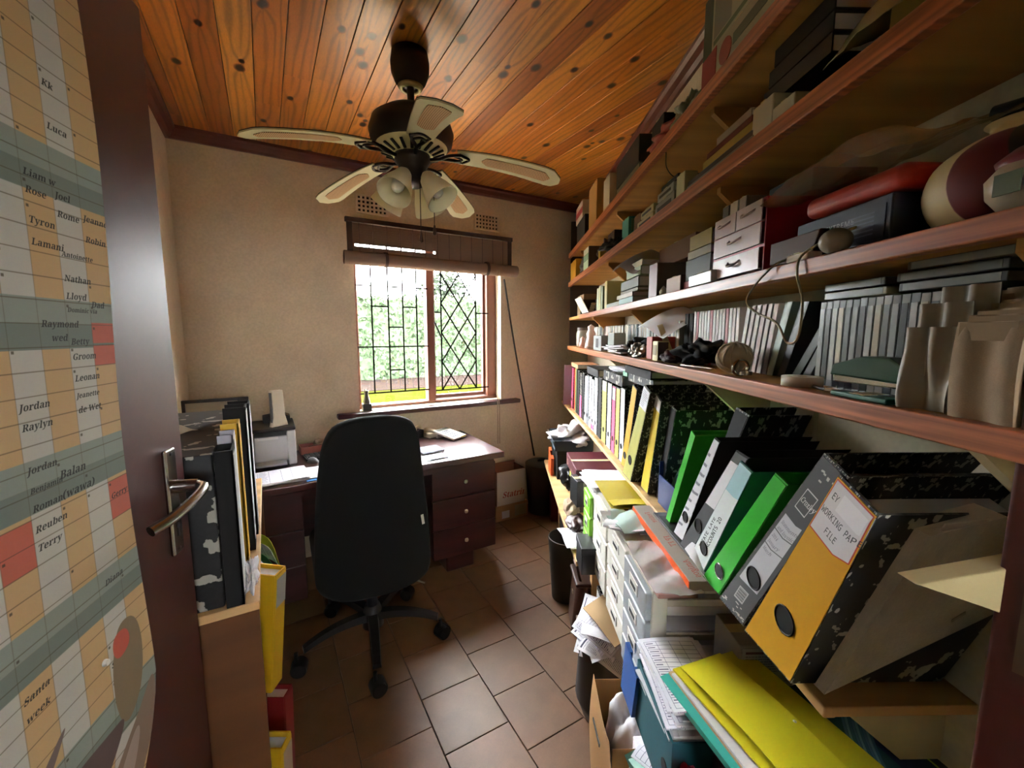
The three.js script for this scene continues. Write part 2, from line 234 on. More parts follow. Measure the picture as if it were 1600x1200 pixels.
// ---------------------------------------------------------------- outside
struct('ground_lawn', box(40, 0.1, 30), mat('#232608', 1, { map: rep(tSpeck, 3, 3), specularIntensity: 0 }), 'mown lawn outside the window', [4, -0.06, -20.5]);
struct('ground_bounce_paving', box(40, 0.1, 2.3), mat('#a08c76', 0.95, { map: rep(tSpeck, 3, 3) }), 'added unseen brown paving close to the house that bounces warm light indoors', [4, -0.06, -4.35]);  // unseen paving, added to bounce warmer light up to the ceiling
struct('ground_drive', box(40, 0.02, 2.6), mat('#201a17', 1, { specularIntensity: 0 }), 'brown drive along the hedge', [6, 0, -12.6]);
{
  const lm = mat('#414c3a', 1, { specularIntensity: 0 });
  const hg = new THREE.Group(); hg.name = 'clipped_hedge'; hg.position.set(6, 0, -14.8); hg.userData = { label: 'tall clipped green hedge across the garden', category: 'hedge' }; scene.add(hg);
  const core = new THREE.BoxGeometry(26, 2.6, 1.6, 60, 10, 4), p = core.attributes.position; for (let i = 0; i < p.count; i++) { const x = p.getX(i), y = p.getY(i); p.setXYZ(i, x, y + 1.3 + 0.12 * (fbm(x * 1.5, 3, 8, 3) - 0.5), p.getZ(i) + 0.25 * (fbm(x * 2, y * 2, 12, 3) - 0.5)); } core.computeVertexNormals();
  part(hg, 'hedge_core', core, lm);
  const leaf = new THREE.PlaneGeometry(0.11, 0.07), N = 9000, im = new THREE.InstancedMesh(leaf, mat('#46523f', 1, { specularIntensity: 0 }), N), o = new THREE.Object3D(), col = new THREE.Color(); im.name = 'hedge_leaves'; im.userData.kind = 'stuff'; im.castShadow = im.receiveShadow = true;
  for (let i = 0; i < N; i++) { const x = rr(-12, 8), top = rnd() < 0.15, y = top ? 2.6 + rr(-0.1, 0.16) : rr(0, 2.65); o.position.set(x, y, top ? rr(-0.7, 0.9) : 0.8 + rr(-0.02, 0.2)); o.rotation.set(rr(-1.2, 1.2), rr(-1.2, 1.2), rr(0, 6)); o.scale.setScalar(rr(0.7, 1.6)); o.updateMatrix(); im.setMatrixAt(i, o.matrix); im.setColorAt(i, col.setHSL(0.27 + rr(-0.05, 0.05), rr(0.02, 0.26), rr(0.55, 0.98))); }
  hg.add(im);
  for (const [x, z, h, r, c, lb, n] of [[8.6, -22, 4.6, 1.4, '#2a3026', 'thin grey green tree beyond the hedge, left of the yellow bush', 1300], [10.6, -19, 3.9, 1.2, '#3a3c0a', 'yellow green bush rising above the hedge', 1800]]) {
    const t = thing('garden_tree', lb, 'tree', [x, 0, z]);
    part(t, 'trunk', tube([[0, 0, 0], [0.08, h * 0.35, 0.05], [0, h * 0.75, 0]], 0.09, 12, 7), mat('#5b4a38', 0.9));
    const im2 = new THREE.InstancedMesh(new THREE.PlaneGeometry(0.16, 0.1), mat(c, 1, { specularIntensity: 0 }), n); im2.name = 'foliage'; im2.userData.kind = 'stuff';
    for (let i = 0; i < n; i++) { const a = rr(0, 6.28), e = Math.acos(rr(-1, 1)), q = r * Math.cbrt(rnd()); o.position.set(q * Math.sin(e) * Math.cos(a), h - r * 0.8 + q * Math.cos(e), q * Math.sin(e) * Math.sin(a)); o.rotation.set(rr(0, 6), rr(0, 6), 0); o.scale.setScalar(rr(0.7, 1.5)); o.updateMatrix(); im2.setMatrixAt(i, o.matrix); }
    t.add(im2);
  }
}
// ---------------------------------------------------------------- air vents above the window
[[0.672, 2.349, 'white air vent grille above the window nearer the fan'], [1.53, 2.349, 'white air vent grille above the window nearer the shelves']].forEach(([x, y, lb]) => {
  const t = thing('air_vent', lb, 'vent', [x, y, ZF + 0.001]), sh = new THREE.Shape(); sh.moveTo(-0.105, -0.06); sh.lineTo(0.105, -0.06); sh.lineTo(0.105, 0.06); sh.lineTo(-0.105, 0.06); sh.lineTo(-0.105, -0.06);
  for (let i = 0; i < 7; i++) for (let j = 0; j < 4; j++) { const h = new THREE.Path(), cx = (i - 3) * 0.0275, cy = (j - 1.5) * 0.027, q = 0.0082; h.moveTo(cx - q, cy - q); h.lineTo(cx - q, cy + q); h.lineTo(cx + q, cy + q); h.lineTo(cx + q, cy - q); h.lineTo(cx - q, cy - q); sh.holes.push(h); }
  part(t, 'grille', extrude(sh, 0.012), mat('#d0c2ac', 0.8), [0, 0, 0.002]); part(t, 'opening', box(0.2, 0.11, 0.002), M.blackSoft, [0, 0, 0.001]);
});
// ---------------------------------------------------------------- bamboo roller blind
{
  const t = thing('bamboo_blind', 'brown bamboo slat blind half rolled up over the window', 'blind', [1.116, 0, ZF + 0.03]);
  const bm = mat('#7a6454', 0.8), dk = mat('#3d2b24', 0.8);
  part(t, 'head_rail', box(1.25, 0.03, 0.03, 0.004), dk, [0, 2.235, 0]);
  const n = 26; for (let i = 0; i < n; i++) { const half = i === 17 || i === 18; part(t, 'slat', half ? box(0.62, 0.0079, 0.0025) : box(1.21, 0.0079, 0.0025), bm, [half ? 0.295 : 0, 2.213 - i * 0.0078, 0.002 + (i % 2) * 0.0012]); }
  for (const x of [-0.6, 0.6]) part(t, 'edge_strip', box(0.035, 0.21, 0.006), dk, [x, 2.12, 0.006]);
  for (let i = 0; i < 13; i++) part(t, 'string', box(0.003, 0.2, 0.002), dk, [-0.54 + i * 0.09, 2.12, 0.006]);
  const sp = []; for (let i = 0; i < 120; i++) { const a = i / 120 * 6.283 * 4, r = 0.014 + 0.034 * i / 120; sp.push([r * Math.cos(a), r * Math.sin(a)]); } for (let i = 119; i >= 0; i--) { const a = i / 120 * 6.283 * 4, r = 0.0105 + 0.034 * i / 120; sp.push([r * Math.cos(a), r * Math.sin(a)]); }
  part(t, 'roll', extrude(sp, 1.29).rotateY(PI / 2).translate(-0.645, 0, 0), bm, [0, 1.99, 0.035]);
  for (const x of [-0.38, 0.38]) part(t, 'roll_tape', cyl(0.0505, 0.0505, 0.02, 24).rotateZ(PI / 2), dk, [x, 1.99, 0.035]);
  for (const x of [0.445, 0.462]) part(t, 'pull_cord', tube([[x, 1.98, 0.09], [x - 0.004, 1.3, 0.085], [x + 0.004, 0.62, 0.08]], 0.0025, 16, 5), mat('#8a7c66', 0.9));
}
single('curtain_pole', 'thin dark pole leaning on the wall beside the window', 'pole', tube([[1.678, 1.93, -2.985], [1.76, 1.4, -2.96], [1.915, 0.47, -2.89]], 0.007, 30, 7), M.iron);
// ---------------------------------------------------------------- door, frame
{
  const az = (30.4 - 15.42) * PI / 180, al = 0.927, c = -0.403, W = 0.915;
  const D = [Math.sin(az), -Math.cos(az)], N = [Math.cos(az), Math.sin(az)];
  const t = new THREE.Group(); t.name = 'door_1'; t.position.set(D[0] * (al - W) + N[0] * c, 0, D[1] * (al - W) + N[1] * c); t.rotation.y = PI / 2 - az; t.userData = { kind: 'structure', label: 'open dark red flush door with a wall calendar', category: 'door' }; scene.add(t);
  // local: x along the leaf to the lock edge, z towards the camera side
  const dm = mat('#53201a', 0.46, { map: tSpeck, clearcoat: 0.25, clearcoatRoughness: 0.4 });
  part(t, 'door_leaf', box(W, 2.04, 0.04, 0.003), dm, [W / 2, 1.03, -0.02]);
  const h = part(t, 'handle_plate', box(0.036, 0.196, 0.008, 0.004), M.chrome, [W - 0.06, 1.197, 0.004]);
  part(h, 'keyhole', merge([at(cyl(0.0042, 0.0042, 0.003, 12).rotateX(PI / 2), 0, -0.045, 0.004), at(box(0.004, 0.018, 0.003), 0, -0.056, 0.004)]), M.black);
  for (const y of [0.088, -0.088]) part(h, 'screw', cyl(0.003, 0.003, 0.003, 8).rotateX(PI / 2), M.iron, [0, y, 0.004]);
  part(t, 'door_handle', merge([cyl(0.011, 0.012, 0.04, 14).rotateX(PI / 2).translate(0, 0, 0.022), tube([[0, 0, 0.042], [-0.02, 0.002, 0.058], [-0.075, -0.004, 0.062], [-0.125, -0.014, 0.05], [-0.148, -0.02, 0.036]], 0.0085, 24, 10)]), M.chrome, [W - 0.06, 1.225, 0.004]);
  part(t, 'edge_latch', box(0.003, 0.12, 0.02), M.chrome, [W, 1.17, -0.02]);
  const fr = mat('#4a1712', 0.4, { map: tSpeck, clearcoat: 0.3, clearcoatRoughness: 0.3 });
  const f = new THREE.Group(); f.name = 'door_2'; f.userData = { kind: 'structure', label: 'dark red door frame around the doorway', category: 'door' }; scene.add(f);
  part(f, 'lock_jamb', merge([at(box(0.05, 2.1, 0.2, 0.004), 0.688, 1.05, 0), at(box(0.014, 2.1, 0.09, 0.003), 0.656, 1.05, 0.06)]), fr);
  part(f, 'strike_plate', box(0.003, 0.11, 0.022), mat('#6a5a4a', 0.45, { metalness: 0.8 }), [0.662, 1.2, -0.07]);
  part(f, 'hinge_jamb', box(0.05, 2.1, 0.2, 0.004), fr, [-0.44, 1.05, 0]);
  part(f, 'door_head', box(1.2, 0.05, 0.2, 0.004), fr, [0.12, 2.1, 0]);
  // calendar sheet taped to the door: curls off at its free edge
  const cw = 0.7, ch = 1.3, tCal = canvasTex(1024, 2048, drawCalendar);
  const g = new THREE.BoxGeometry(cw, ch, 0.0008, 40, 40, 1), p = g.attributes.position;
  for (let i = 0; i < p.count; i++) { const u = p.getX(i) / cw + 0.5, v = p.getY(i) / ch + 0.5; p.setZ(i, p.getZ(i) + 0.006 + 0.012 * Math.pow(u, 8) * (0.6 + 0.5 * Math.sin(v * 9 + 1)) + 0.003 * Math.sin(u * 7 + v * 3)); p.setX(i, p.getX(i) - 0.12 * Math.pow(u, 4) * Math.pow(Math.max(0, 0.16 - v) * 6, 1.6)); }
  g.computeVertexNormals();
  const cal = thing('wall_calendar', 'large paper year planner with names and painted birds hung on the door', 'calendar', [t.position.x, 0, t.position.z], t.rotation.y);
  part(cal, 'calendar_sheet', g, mat('#ffffff', 0.75, { map: tCal }), [W - 0.195 - cw / 2, 1.43, 0.001]);
  for (const [x, y] of [[W - 0.285, 1.06], [W - 0.34, 2.0]]) part(cal, 'drawing_pin', cyl(0.004, 0.005, 0.006, 10).rotateX(PI / 2), M.white, [x, y, 0.013]);
}
function drawCalendar(c, W, H) {
  const rows = 48, nc = 17, rh = H / rows, cw = W / nc;
  for (let r = 0; r < rows; r++) for (let k = 0; k < nc; k++) { const blk = [14.1, 20.9, 27.3, 34, 40.6].filter((q) => r > q).length; c.fillStyle = (k + (blk > 1 && blk < 4 ? 0 : 0)) % 2 ? '#bcb8aa' : '#c4a270'; c.fillRect(k * cw, r * rh, cw + 1, rh + 1); }
  for (let k = 0; k < nc; k += 3) for (let r = 0; r < 12; r++) if (r < 4) { c.fillStyle = '#a89a4c'; c.fillRect(k * cw, r * rh, cw * 2, rh + 1); }
  for (const r of [13.3, 19.9, 26.6, 33.2, 39.9]) { c.fillStyle = '#8b9385'; c.fillRect(0, r * rh, W, rh * 1.1); c.fillStyle = '#747d70'; c.fillRect(0, (r + 1.1) * rh, W, rh * 1.1); }
  for (const [k, r] of [[16, 20.9], [16, 22], [16, 29], [16, 30], [12, 29], [12, 30], [9, 30]]) { c.fillStyle = '#c0614a'; c.fillRect(k * cw, r * rh, cw, rh); }
  c.strokeStyle = 'rgba(70,55,35,0.6)'; c.lineWidth = 1.6; for (let r = 0; r <= rows; r++) { c.beginPath(); c.moveTo(0, r * rh); c.lineTo(W, r * rh); c.stroke(); }
  c.strokeStyle = 'rgba(70,55,35,0.3)'; for (let k = 0; k <= nc; k++) { c.beginPath(); c.moveTo(k * cw, 0); c.lineTo(k * cw, H); c.stroke(); }
  c.fillStyle = 'rgba(60,50,36,0.7)'; for (let r = 0; r < rows; r++) for (let k = 0; k < nc; k++) if (hash(k, r, 9) < 0.3) c.fillRect(k * cw + 3, r * rh + 5, 5, 5);
  c.fillStyle = '#1d1b19'; c.strokeStyle = '#1d1b19'; c.lineWidth = 1;
  for (const [s, k, r, z] of [['Kk', 15, 10], ['Luca', 15, 11.8], ['Liam w', 14, 14.2], ['Rose', 14, 14.9], ['Tyron', 14, 16.1], ['Lamani', 14, 17], ['Joel', 15, 14.7], ['Rome', 15, 15.5], ['Jeanne', 16, 15.3], ['Robin', 16, 16.3], ['Antoinette', 15, 17.2, 19], ['Nathan', 15, 18.3], ['Lloyd', 15, 19.1], ['Dominic via', 15, 19.7, 17], ['Dad', 16, 19.4], ['Raymond', 14, 20.4], ['wed', 14.3, 21], ['Betty', 15, 21.2], ['Groom', 15, 21.9], ['Leonan', 15, 22.9], ['Jeanette', 15, 23.7, 20], ['de Wet', 15, 24.4], ['Jordan', 13, 23.8], ['Raylyn', 13, 24.6], ['Jordan', 13, 26.4], ['Benjamin', 13, 27.2, 19], ['Roman', 13, 28], ['Reuben', 13, 28.9], ['Terry', 13, 29.7], ['Balan', 14, 27.1, 30], ['(wawa)', 14, 28, 30], ['Gerry', 16, 29.2], ['Diana', 15.2, 33.3], ['Sheldra', 15, 37.6], ['Santa', 12, 35.4], ['week', 12, 36.2]]) { c.font = 'italic bold ' + ((z ?? 24) * 0.72) + 'px serif'; c.fillText(s, k * cw + 4, r * rh + rh * 0.75); }
  // small painted birds on a branch at the foot of the sheet
  const bird = (f, ...pts) => { c.fillStyle = f; c.beginPath(); const n = pts.length / 2, X = (i) => 610 + pts[((i % n + n) % n) * 2] * 0.66, Y = (i) => 1560 + pts[((i % n + n) % n) * 2 + 1] * 0.62; c.moveTo((X(0) + X(-1)) / 2, (Y(0) + Y(-1)) / 2); for (let i = 0; i < n; i++) c.quadraticCurveTo(X(i), Y(i), (X(i) + X(i + 1)) / 2, (Y(i) + Y(i + 1)) / 2); c.fill(); };
  bird('#85705c', 620, 260, 560, 360, 420, 520, 300, 760, 560, 760, 640, 500); bird('#a3907f', 560, 380, 470, 520, 400, 760, 480, 760, 560, 560);
  bird('#7f6d50', 470, 60, 500, -10, 570, 0, 590, 120, 560, 300, 500, 380, 450, 300, 450, 150); bird('#bb5540', 462, 90, 470, 20, 530, 20, 540, 90, 490, 120);
  bird('#5a463f', 190, 400, 260, 320, 420, 330, 500, 330, 420, 470, 320, 540, 220, 520, 180, 460); bird('#b9c7c4', 200, 520, 260, 540, 330, 540, 300, 700, 180, 700);
  bird('#74605a', 30, 420, 60, 330, 130, 270, 270, 140, 280, 150, 190, 280, 140, 340, 150, 520, 140, 740, 40, 740, 10, 560); bird('#3f3b48', 60, 520, 110, 540, 110, 720, 50, 740, 40, 620);
}
// ================================================================ CEILING FAN
{
  const t = thing('ceiling_fan', 'dark bronze ceiling fan with five cane inlaid blades and four glass lamp shades', 'fan', [0.562, 0, -1.757]);
  const br = mat('#2a201a', 0.45, { metalness: 0.35 }), gold = mat('#c9c08e', 0.5, { metalness: 0.3 }), blade = mat('#b9b488', 0.6), edge = mat('#2c1d14', 0.6), shade = mat('#ded8b4', 0.5);
  part(t, 'canopy', lathe([[0.001, 2.598], [0.07, 2.598], [0.076, 2.56], [0.074, 2.525], [0.06, 2.49], [0.045, 2.472], [0.001, 2.47]]), br);
  part(t, 'canopy_ring', lathe([[0.03, 2.473], [0.05, 2.475], [0.043, 2.464], [0.03, 2.462], [0.03, 2.473]]), gold);
  part(t, 'down_rod', cyl(0.014, 0.014, 0.1, 14), br, [0, 2.43, 0]);
  part(t, 'motor_housing', lathe([[0.001, 2.385], [0.05, 2.385], [0.11, 2.372], [0.155, 2.34], [0.168, 2.3], [0.16, 2.262], [0.142, 2.245]], 40), br);
  part(t, 'vent_ring', lathe([[0.142, 2.246], [0.135, 2.236], [0.075, 2.212], [0.07, 2.216], [0.13, 2.243], [0.142, 2.246]], 40), gold);
  for (let k = 0; k < 20; k++) { const a = k / 20 * 2 * PI; part(t, 'vent_slot', box(0.05, 0.006, 0.012, 0.002), M.black, [0.106 * Math.cos(a), 2.222, 0.106 * Math.sin(a)], [0, -a, 0.36]); }
  part(t, 'hub', lathe([[0.001, 2.225], [0.07, 2.225], [0.072, 2.19], [0.055, 2.17], [0.052, 2.145], [0.062, 2.135], [0.06, 2.11], [0.03, 2.095], [0.001, 2.092]]), br);
  const shp = new THREE.Shape(); shp.moveTo(0.185, -0.048); shp.lineTo(0.55, -0.068); shp.lineTo(0.585, -0.058); shp.lineTo(0.603, -0.022); shp.lineTo(0.603, 0.022); shp.lineTo(0.585, 0.058); shp.lineTo(0.55, 0.068); shp.lineTo(0.185, 0.048); shp.lineTo(0.185, -0.048);
  const drop = (x) => 2.216 - 0.085 * Math.pow(Math.max(0, x - 0.12) / 0.48, 1.7);
  const droop = (g, dy = 0) => { const p = g.attributes.position; for (let i = 0; i < p.count; i++) p.setY(i, p.getY(i) + drop(p.getX(i)) + 0.12 * p.getZ(i) + dy); g.computeVertexNormals(); return g; };
  const fine = (sh, d, dy) => { const b = new THREE.Box2().setFromPoints(sh.getPoints(8)), g0 = []; const n = 14, pts = sh.getPoints(8); for (let i = 0; i < n; i++) { const x0 = b.min.x + (b.max.x - b.min.x) * i / n, x1 = b.min.x + (b.max.x - b.min.x) * (i + 1) / n; const hw = (x) => { let m = 0; for (let j = 0; j < pts.length; j++) { const p = pts[j], q = pts[(j + 1) % pts.length]; if ((p.x - x) * (q.x - x) <= 0 && Math.abs(q.x - p.x) > 1e-6) m = Math.max(m, p.y + (q.y - p.y) * (x - p.x) / (q.x - p.x)); } return Math.max(m, 0.004); }; const e = 1e-4, h0 = hw(x0 + e), h1 = hw(x1 - e); g0.push(hexa([[x0, -d / 2, h0], [x1, -d / 2, h1], [x1, d / 2, h1], [x0, d / 2, h0], [x0, -d / 2, -h0], [x1, -d / 2, -h1], [x1, d / 2, -h1], [x0, d / 2, -h0]])); } return droop(merge(g0), dy); };
  const cane = new THREE.Shape(); for (let i = 0; i <= 12; i++) { const a = PI / 2 + PI * i / 12; const q = [0.31 + 0.03 * Math.cos(a), 0.03 * Math.sin(a)]; i ? cane.lineTo(...q) : cane.moveTo(...q); } for (let i = 0; i <= 12; i++) { const a = -PI / 2 + PI * i / 12; cane.lineTo(0.53 + 0.03 * Math.cos(a), 0.036 * Math.sin(a)); }
  const gB = fine(shp, 0.005, 0), gE = fine(shp, 0.003, 0.004), gC = fine(cane, 0.002, -0.0036); { const p = gC.attributes.position, uv = gC.attributes.uv; for (let i = 0; i < p.count; i++) uv.setXY(i, p.getX(i) * 40, p.getZ(i) * 40); }
  const gA = merge([tube([[0.06, 2.2, 0], [0.11, 2.205, 0.0], [0.15, 2.21, 0.02], [0.2, 2.208, 0.035]], 0.007, 14, 7), tube([[0.06, 2.2, 0], [0.11, 2.205, 0.0], [0.15, 2.21, -0.02], [0.2, 2.208, -0.035]], 0.007, 14, 7), tube([[0.2, 2.206, -0.036], [0.228, 2.204, 0], [0.2, 2.206, 0.036]], 0.006, 12, 6), tube([[0.17, 2.207, -0.026], [0.2, 2.203, 0], [0.17, 2.207, 0.026]], 0.005, 12, 6)]);
  for (let k = 0; k < 5; k++) {
    const b = part(t, 'blade', gB, blade, [0, 0, 0], [0, PI / 2 - (-99 + 72 * k) * PI / 180, 0]);
    part(b, 'blade_back', gE, edge); part(b, 'cane_inlay', gC, mat('#ffffff', 0.8, { map: tCane })); part(b, 'blade_arm', gA, br);
  }
  const sg = lathe([[0.018, 0], [0.026, 0.012], [0.034, 0.04], [0.047, 0.075], [0.056, 0.108], [0.059, 0.122], [0.0565, 0.122], [0.053, 0.107], [0.044, 0.074], [0.031, 0.04], [0.022, 0.012], [0.018, 0.002]], 24).scale(1.16, 1.08, 1.16);
  for (let k = 0; k < 4; k++) {
    const a = (30 + 20 + 90 * k) * PI / 180, dx = Math.cos(a), dz = Math.sin(a), q = new THREE.Quaternion().setFromUnitVectors(V3(0, 1, 0), V3(dx * 0.62, -0.8, dz * 0.62).normalize());
    const s = part(t, 'lamp_shade', sg, shade, [dx * 0.055, 2.135, dz * 0.055]); s.quaternion.copy(q);
    part(s, 'bulb', lathe([[0.001, 0.02], [0.012, 0.025], [0.02, 0.06], [0.026, 0.085], [0.02, 0.105], [0.001, 0.112]], 16), M.white);
    part(t, 'lamp_holder', tube([[dx * 0.03, 2.15, dz * 0.03], [dx * 0.06, 2.128, dz * 0.06]], 0.017, 4, 10), br);
  }
  for (const [x, z, l] of [[0.01, 0.055, 0.2], [0.075, 0.035, 0.16]]) { part(t, 'pull_chain', cyl(0.0016, 0.0016, l, 6), br, [x, 2.1 - l / 2, z]); part(t, 'pull_knob', lathe([[0.001, 0.022], [0.004, 0.02], [0.008, -0.015], [0.001, -0.02]], 10), mat('#4a3324', 0.6), [x, 2.1 - l - 0.015, z]); }
}
// ================================================================ DESK
{
  const t = thing('writing_desk', 'dark mahogany desk with three drawers under the window', 'desk', [0, 0, 0]);
  part(t, 'desk_top', box(1.62, 0.038, 0.7, 0.005), M.deskTop, [0.472, 0.731, -2.628]);
  part(t, 'desk_apron', box(1.52, 0.05, 0.6), M.mahog, [0.47, 0.688, -2.63]);
  for (const [x, n] of [[1.028, 'right'], [-0.1, 'left']]) {
    const b = part(t, 'pedestal', box(0.436, 0.565, 0.6, 0.004), M.mahog, [x, 0.4, -2.65]);
    for (const y of [0.584, 0.39, 0.2]) { const d = part(b, 'drawer', box(0.43, 0.186, 0.02, 0.003), M.mahog, [0, y - 0.4, 0.306]); part(d, 'knob', lathe([[0.001, 0.022], [0.011, 0.02], [0.0135, 0.014], [0.008, 0.006], [0.006, 0]], 16).rotateX(PI / 2), M.brass, [0, 0.0, 0.01]); }
    part(t, 'pedestal_foot', box(0.19, 0.118, 0.5, 0.01), M.mahog, [x - 0.03, 0.059, -2.6]);
  }
  part(t, 'back_panel', box(1.1, 0.5, 0.02), M.mahog, [0.46, 0.43, -2.94]);
}
const DT = 0.7505;
// ================================================================ OFFICE CHAIR
{
  const t = thing('office_chair', 'black fabric swivel chair on a five star base at the desk', 'chair', [0.375, 0, -1.985], -0.03);
  const pl = M.blackPlastic;
  part(t, 'base_hub', lathe([[0.001, 0.19], [0.035, 0.19], [0.046, 0.15], [0.05, 0.085], [0.03, 0.07], [0.001, 0.07]]), pl);
  for (let k = 0; k < 5; k++) {
    const a = (PI / 180) * (10 + 72 * k) + 0.27, dx = Math.cos(a), dz = Math.sin(a), arm = [];
    for (let i = 0; i < 10; i++) { const f = (q) => { const r = 0.03 + 0.285 * q; return { r, y: 0.145 + 0.02 * Math.sin(q * 2) - 0.05 * q * q, h: 0.022 - 0.009 * q, w: 0.026 - 0.008 * q }; }, A = f(i / 10), B = f((i + 1) / 10); arm.push(hexa([[A.r, A.y - A.h, A.w], [B.r, B.y - B.h, B.w], [B.r, B.y + B.h * 0.6, B.w * 0.8], [A.r, A.y + A.h * 0.6, A.w * 0.8], [A.r, A.y - A.h, -A.w], [B.r, B.y - B.h, -B.w], [B.r, B.y + B.h * 0.6, -B.w * 0.8], [A.r, A.y + A.h * 0.6, -A.w * 0.8]])); }
    part(t, 'base_arm', merge(arm).rotateY(-a), pl);
    const c = part(t, 'caster', merge([at(cyl(0.03, 0.03, 0.02, 20).rotateX(PI / 2), 0, 0.03, 0.015), at(cyl(0.03, 0.03, 0.02, 20).rotateX(PI / 2), 0, 0.03, -0.015)]), pl, [dx * 0.335, 0, dz * 0.335], [0, -a + 0.8 + k, 0]);
    part(c, 'caster_hood', merge([cyl(0.034, 0.034, 0.05, 18, true).rotateX(PI / 2).translate(0, 0.035, 0), cyl(0.008, 0.008, 0.06, 10).translate(-0.01, 0.075, 0)]), pl);
  }
  part(t, 'gas_column', merge([cyl(0.026, 0.026, 0.2, 16).translate(0, 0.27, 0), cyl(0.018, 0.018, 0.1, 16).translate(0, 0.4, 0)]), pl);
  part(t, 'tilt_mechanism', box(0.16, 0.05, 0.24, 0.012), pl, [0, 0.41, -0.02]);
  part(t, 'adjust_lever', tube([[0.05, 0.41, 0.05], [0.2, 0.405, 0.07], [0.27, 0.4, 0.08]], 0.006, 10, 6), pl);
  const seat = new RoundedBoxGeometry(0.5, 0.09, 0.48, 3, 0.04); part(t, 'seat', boxUV(seat, 20), M.fabric, [0, 0.475, -0.05]);
  // backrest, seen from behind
  const o = [[-0.24, 0.44], [-0.252, 0.5], [-0.243, 0.66], [-0.232, 0.8], [-0.215, 0.95], [-0.195, 1.06], [-0.16, 1.125], [-0.09, 1.155], [0, 1.162], [0.09, 1.155], [0.155, 1.128], [0.188, 1.07], [0.208, 0.96], [0.225, 0.82], [0.236, 0.68], [0.238, 0.52], [0.22, 0.42], [0.15, 0.385], [0, 0.375], [-0.16, 0.39]];
  const cv = new THREE.CatmullRomCurve3(o.map((p) => V3(p[0], p[1], 0)), true).getPoints(60).map((p) => [p.x, p.y]);
  const ring = (k, z) => cv.map(([x, y]) => [x * k, 0.77 + (y - 0.77) * (1 - (1 - k) * 0.55), z]);
  const rings = [ring(0.5, -0.052), ring(0.86, -0.05), ring(0.97, -0.035), ring(1, 0), ring(0.985, 0.022), ring(0.93, 0.036), ring(0.6, 0.044)], pos = [], idx = [], n = cv.length;
  const bend = ([x, y, z]) => [x, y, z - 0.14 * x * x * 4 * 0.5 - 0.05 * Math.sin((y - 0.4) / 0.76 * PI)];
  for (const r of rings) for (const q of r) pos.push(...bend(q)); pos.push(...bend([0, 0.77, -0.052]), ...bend([0, 0.77, 0.046]));
  for (let i = 0; i < rings.length - 1; i++) for (let j = 0; j < n; j++) { const a = i * n + j, b = i * n + (j + 1) % n; idx.push(a, b, a + n, b, b + n, a + n); }
  const c0 = rings.length * n; for (let j = 0; j < n; j++) { const k = (j + 1) % n; idx.push(c0, k, j, c0 + 1, (rings.length - 1) * n + j, (rings.length - 1) * n + k); }
  const g = new THREE.BufferGeometry(); g.setAttribute('position', new THREE.Float32BufferAttribute(pos, 3)); g.setIndex(idx); g.computeVertexNormals(); const uv = []; for (let i = 0; i < pos.length; i += 3) uv.push(pos[i] * 20, pos[i + 1] * 20); g.setAttribute('uv', new THREE.Float32BufferAttribute(uv, 2));
  part(t, 'backrest', g, M.fabric, [0, 0, 0.22]);
  part(t, 'back_bracket', tube([[0, 0.42, 0.05], [0, 0.4, 0.14], [0, 0.42, 0.19], [0, 0.5, 0.19]], 0.02, 16, 8), pl);
  part(t, 'fabric_tag', box(0.012, 0.045, 0.002), M.white, [0.19, 0.68, 0.245], [0, 0.1, 0.12]);
}
// ================================================================ LONG SHELVES
const FB = 0.515;                                   // front edge of the shelves
const S1 = 2.13, S2 = 1.905, S3 = 1.627, S4 = 1.402, S5 = 0.9, S6 = 0.5;
const gussetG = extrude([[0, 0], [-0.2, 0], [-0.2, -0.015], [0, -0.19]], 0.018);
function longShelf(label, top, aN, aF, { lipN = aN, lipF = aF, lipH = 0.035, brackets = [], board = M.ply, lip = M.shelf, b0 = FB, th = 0.022, bm = M.ply } = {}) {
  const am = (aN + aF) / 2, t = onShelf('wall_shelf', label, 'shelf', am, 0, top);
  part(t, 'shelf_board', box(WB - b0 - 0.012, th, aF - aN, 0.002), board, [(b0 + 0.012 + WB) / 2, -th / 2, 0]);
  part(t, 'front_lip', box(0.022, lipH, lipF - lipN, 0.003), lip, [b0 + 0.011, -lipH / 2, am - (lipN + lipF) / 2]);
  for (const a of brackets) part(t, 'bracket', gussetG, bm, [WB - 0.002, -th - 0.001, am - a]);
  return t;
}
{ M.lip = mat('#ffffff', 0.4, { map: rep(tShelf, 1.3, 7) }); M.lipDark = M.lip; }
longShelf('topmost long pine shelf close under the ceiling', S1, 0.45, 3.44, { brackets: [1.22, 2.2, 3.2], lip: M.lipDark });
longShelf('second long pine shelf from the ceiling', S2, 0.42, 3.44, { brackets: [1.16, 2.35], lip: M.lipDark });
longShelf('long pine shelf above the disc cases', S3, 0.4, 3.44, { lipF: 2.92, lipH: 0.028, brackets: [1.9, 2.7, 0.47], lip: M.lip });
longShelf('long pine shelf carrying the disc cases', S4, 0.38, 3.44, { lipH: 0.032, brackets: [0.5, 1.2, 2.3], lip: M.lip, bm: mat('#c9bb92', 0.7) });
longShelf('long plywood shelf carrying the lever arch files', S5, 0.6, 3.74, { lipH: 0.02, th: 0.018, brackets: [0.66, 1.5, 2.4], board: M.pale, lip: M.pale, bm: mat('#c9bb92', 0.7) });
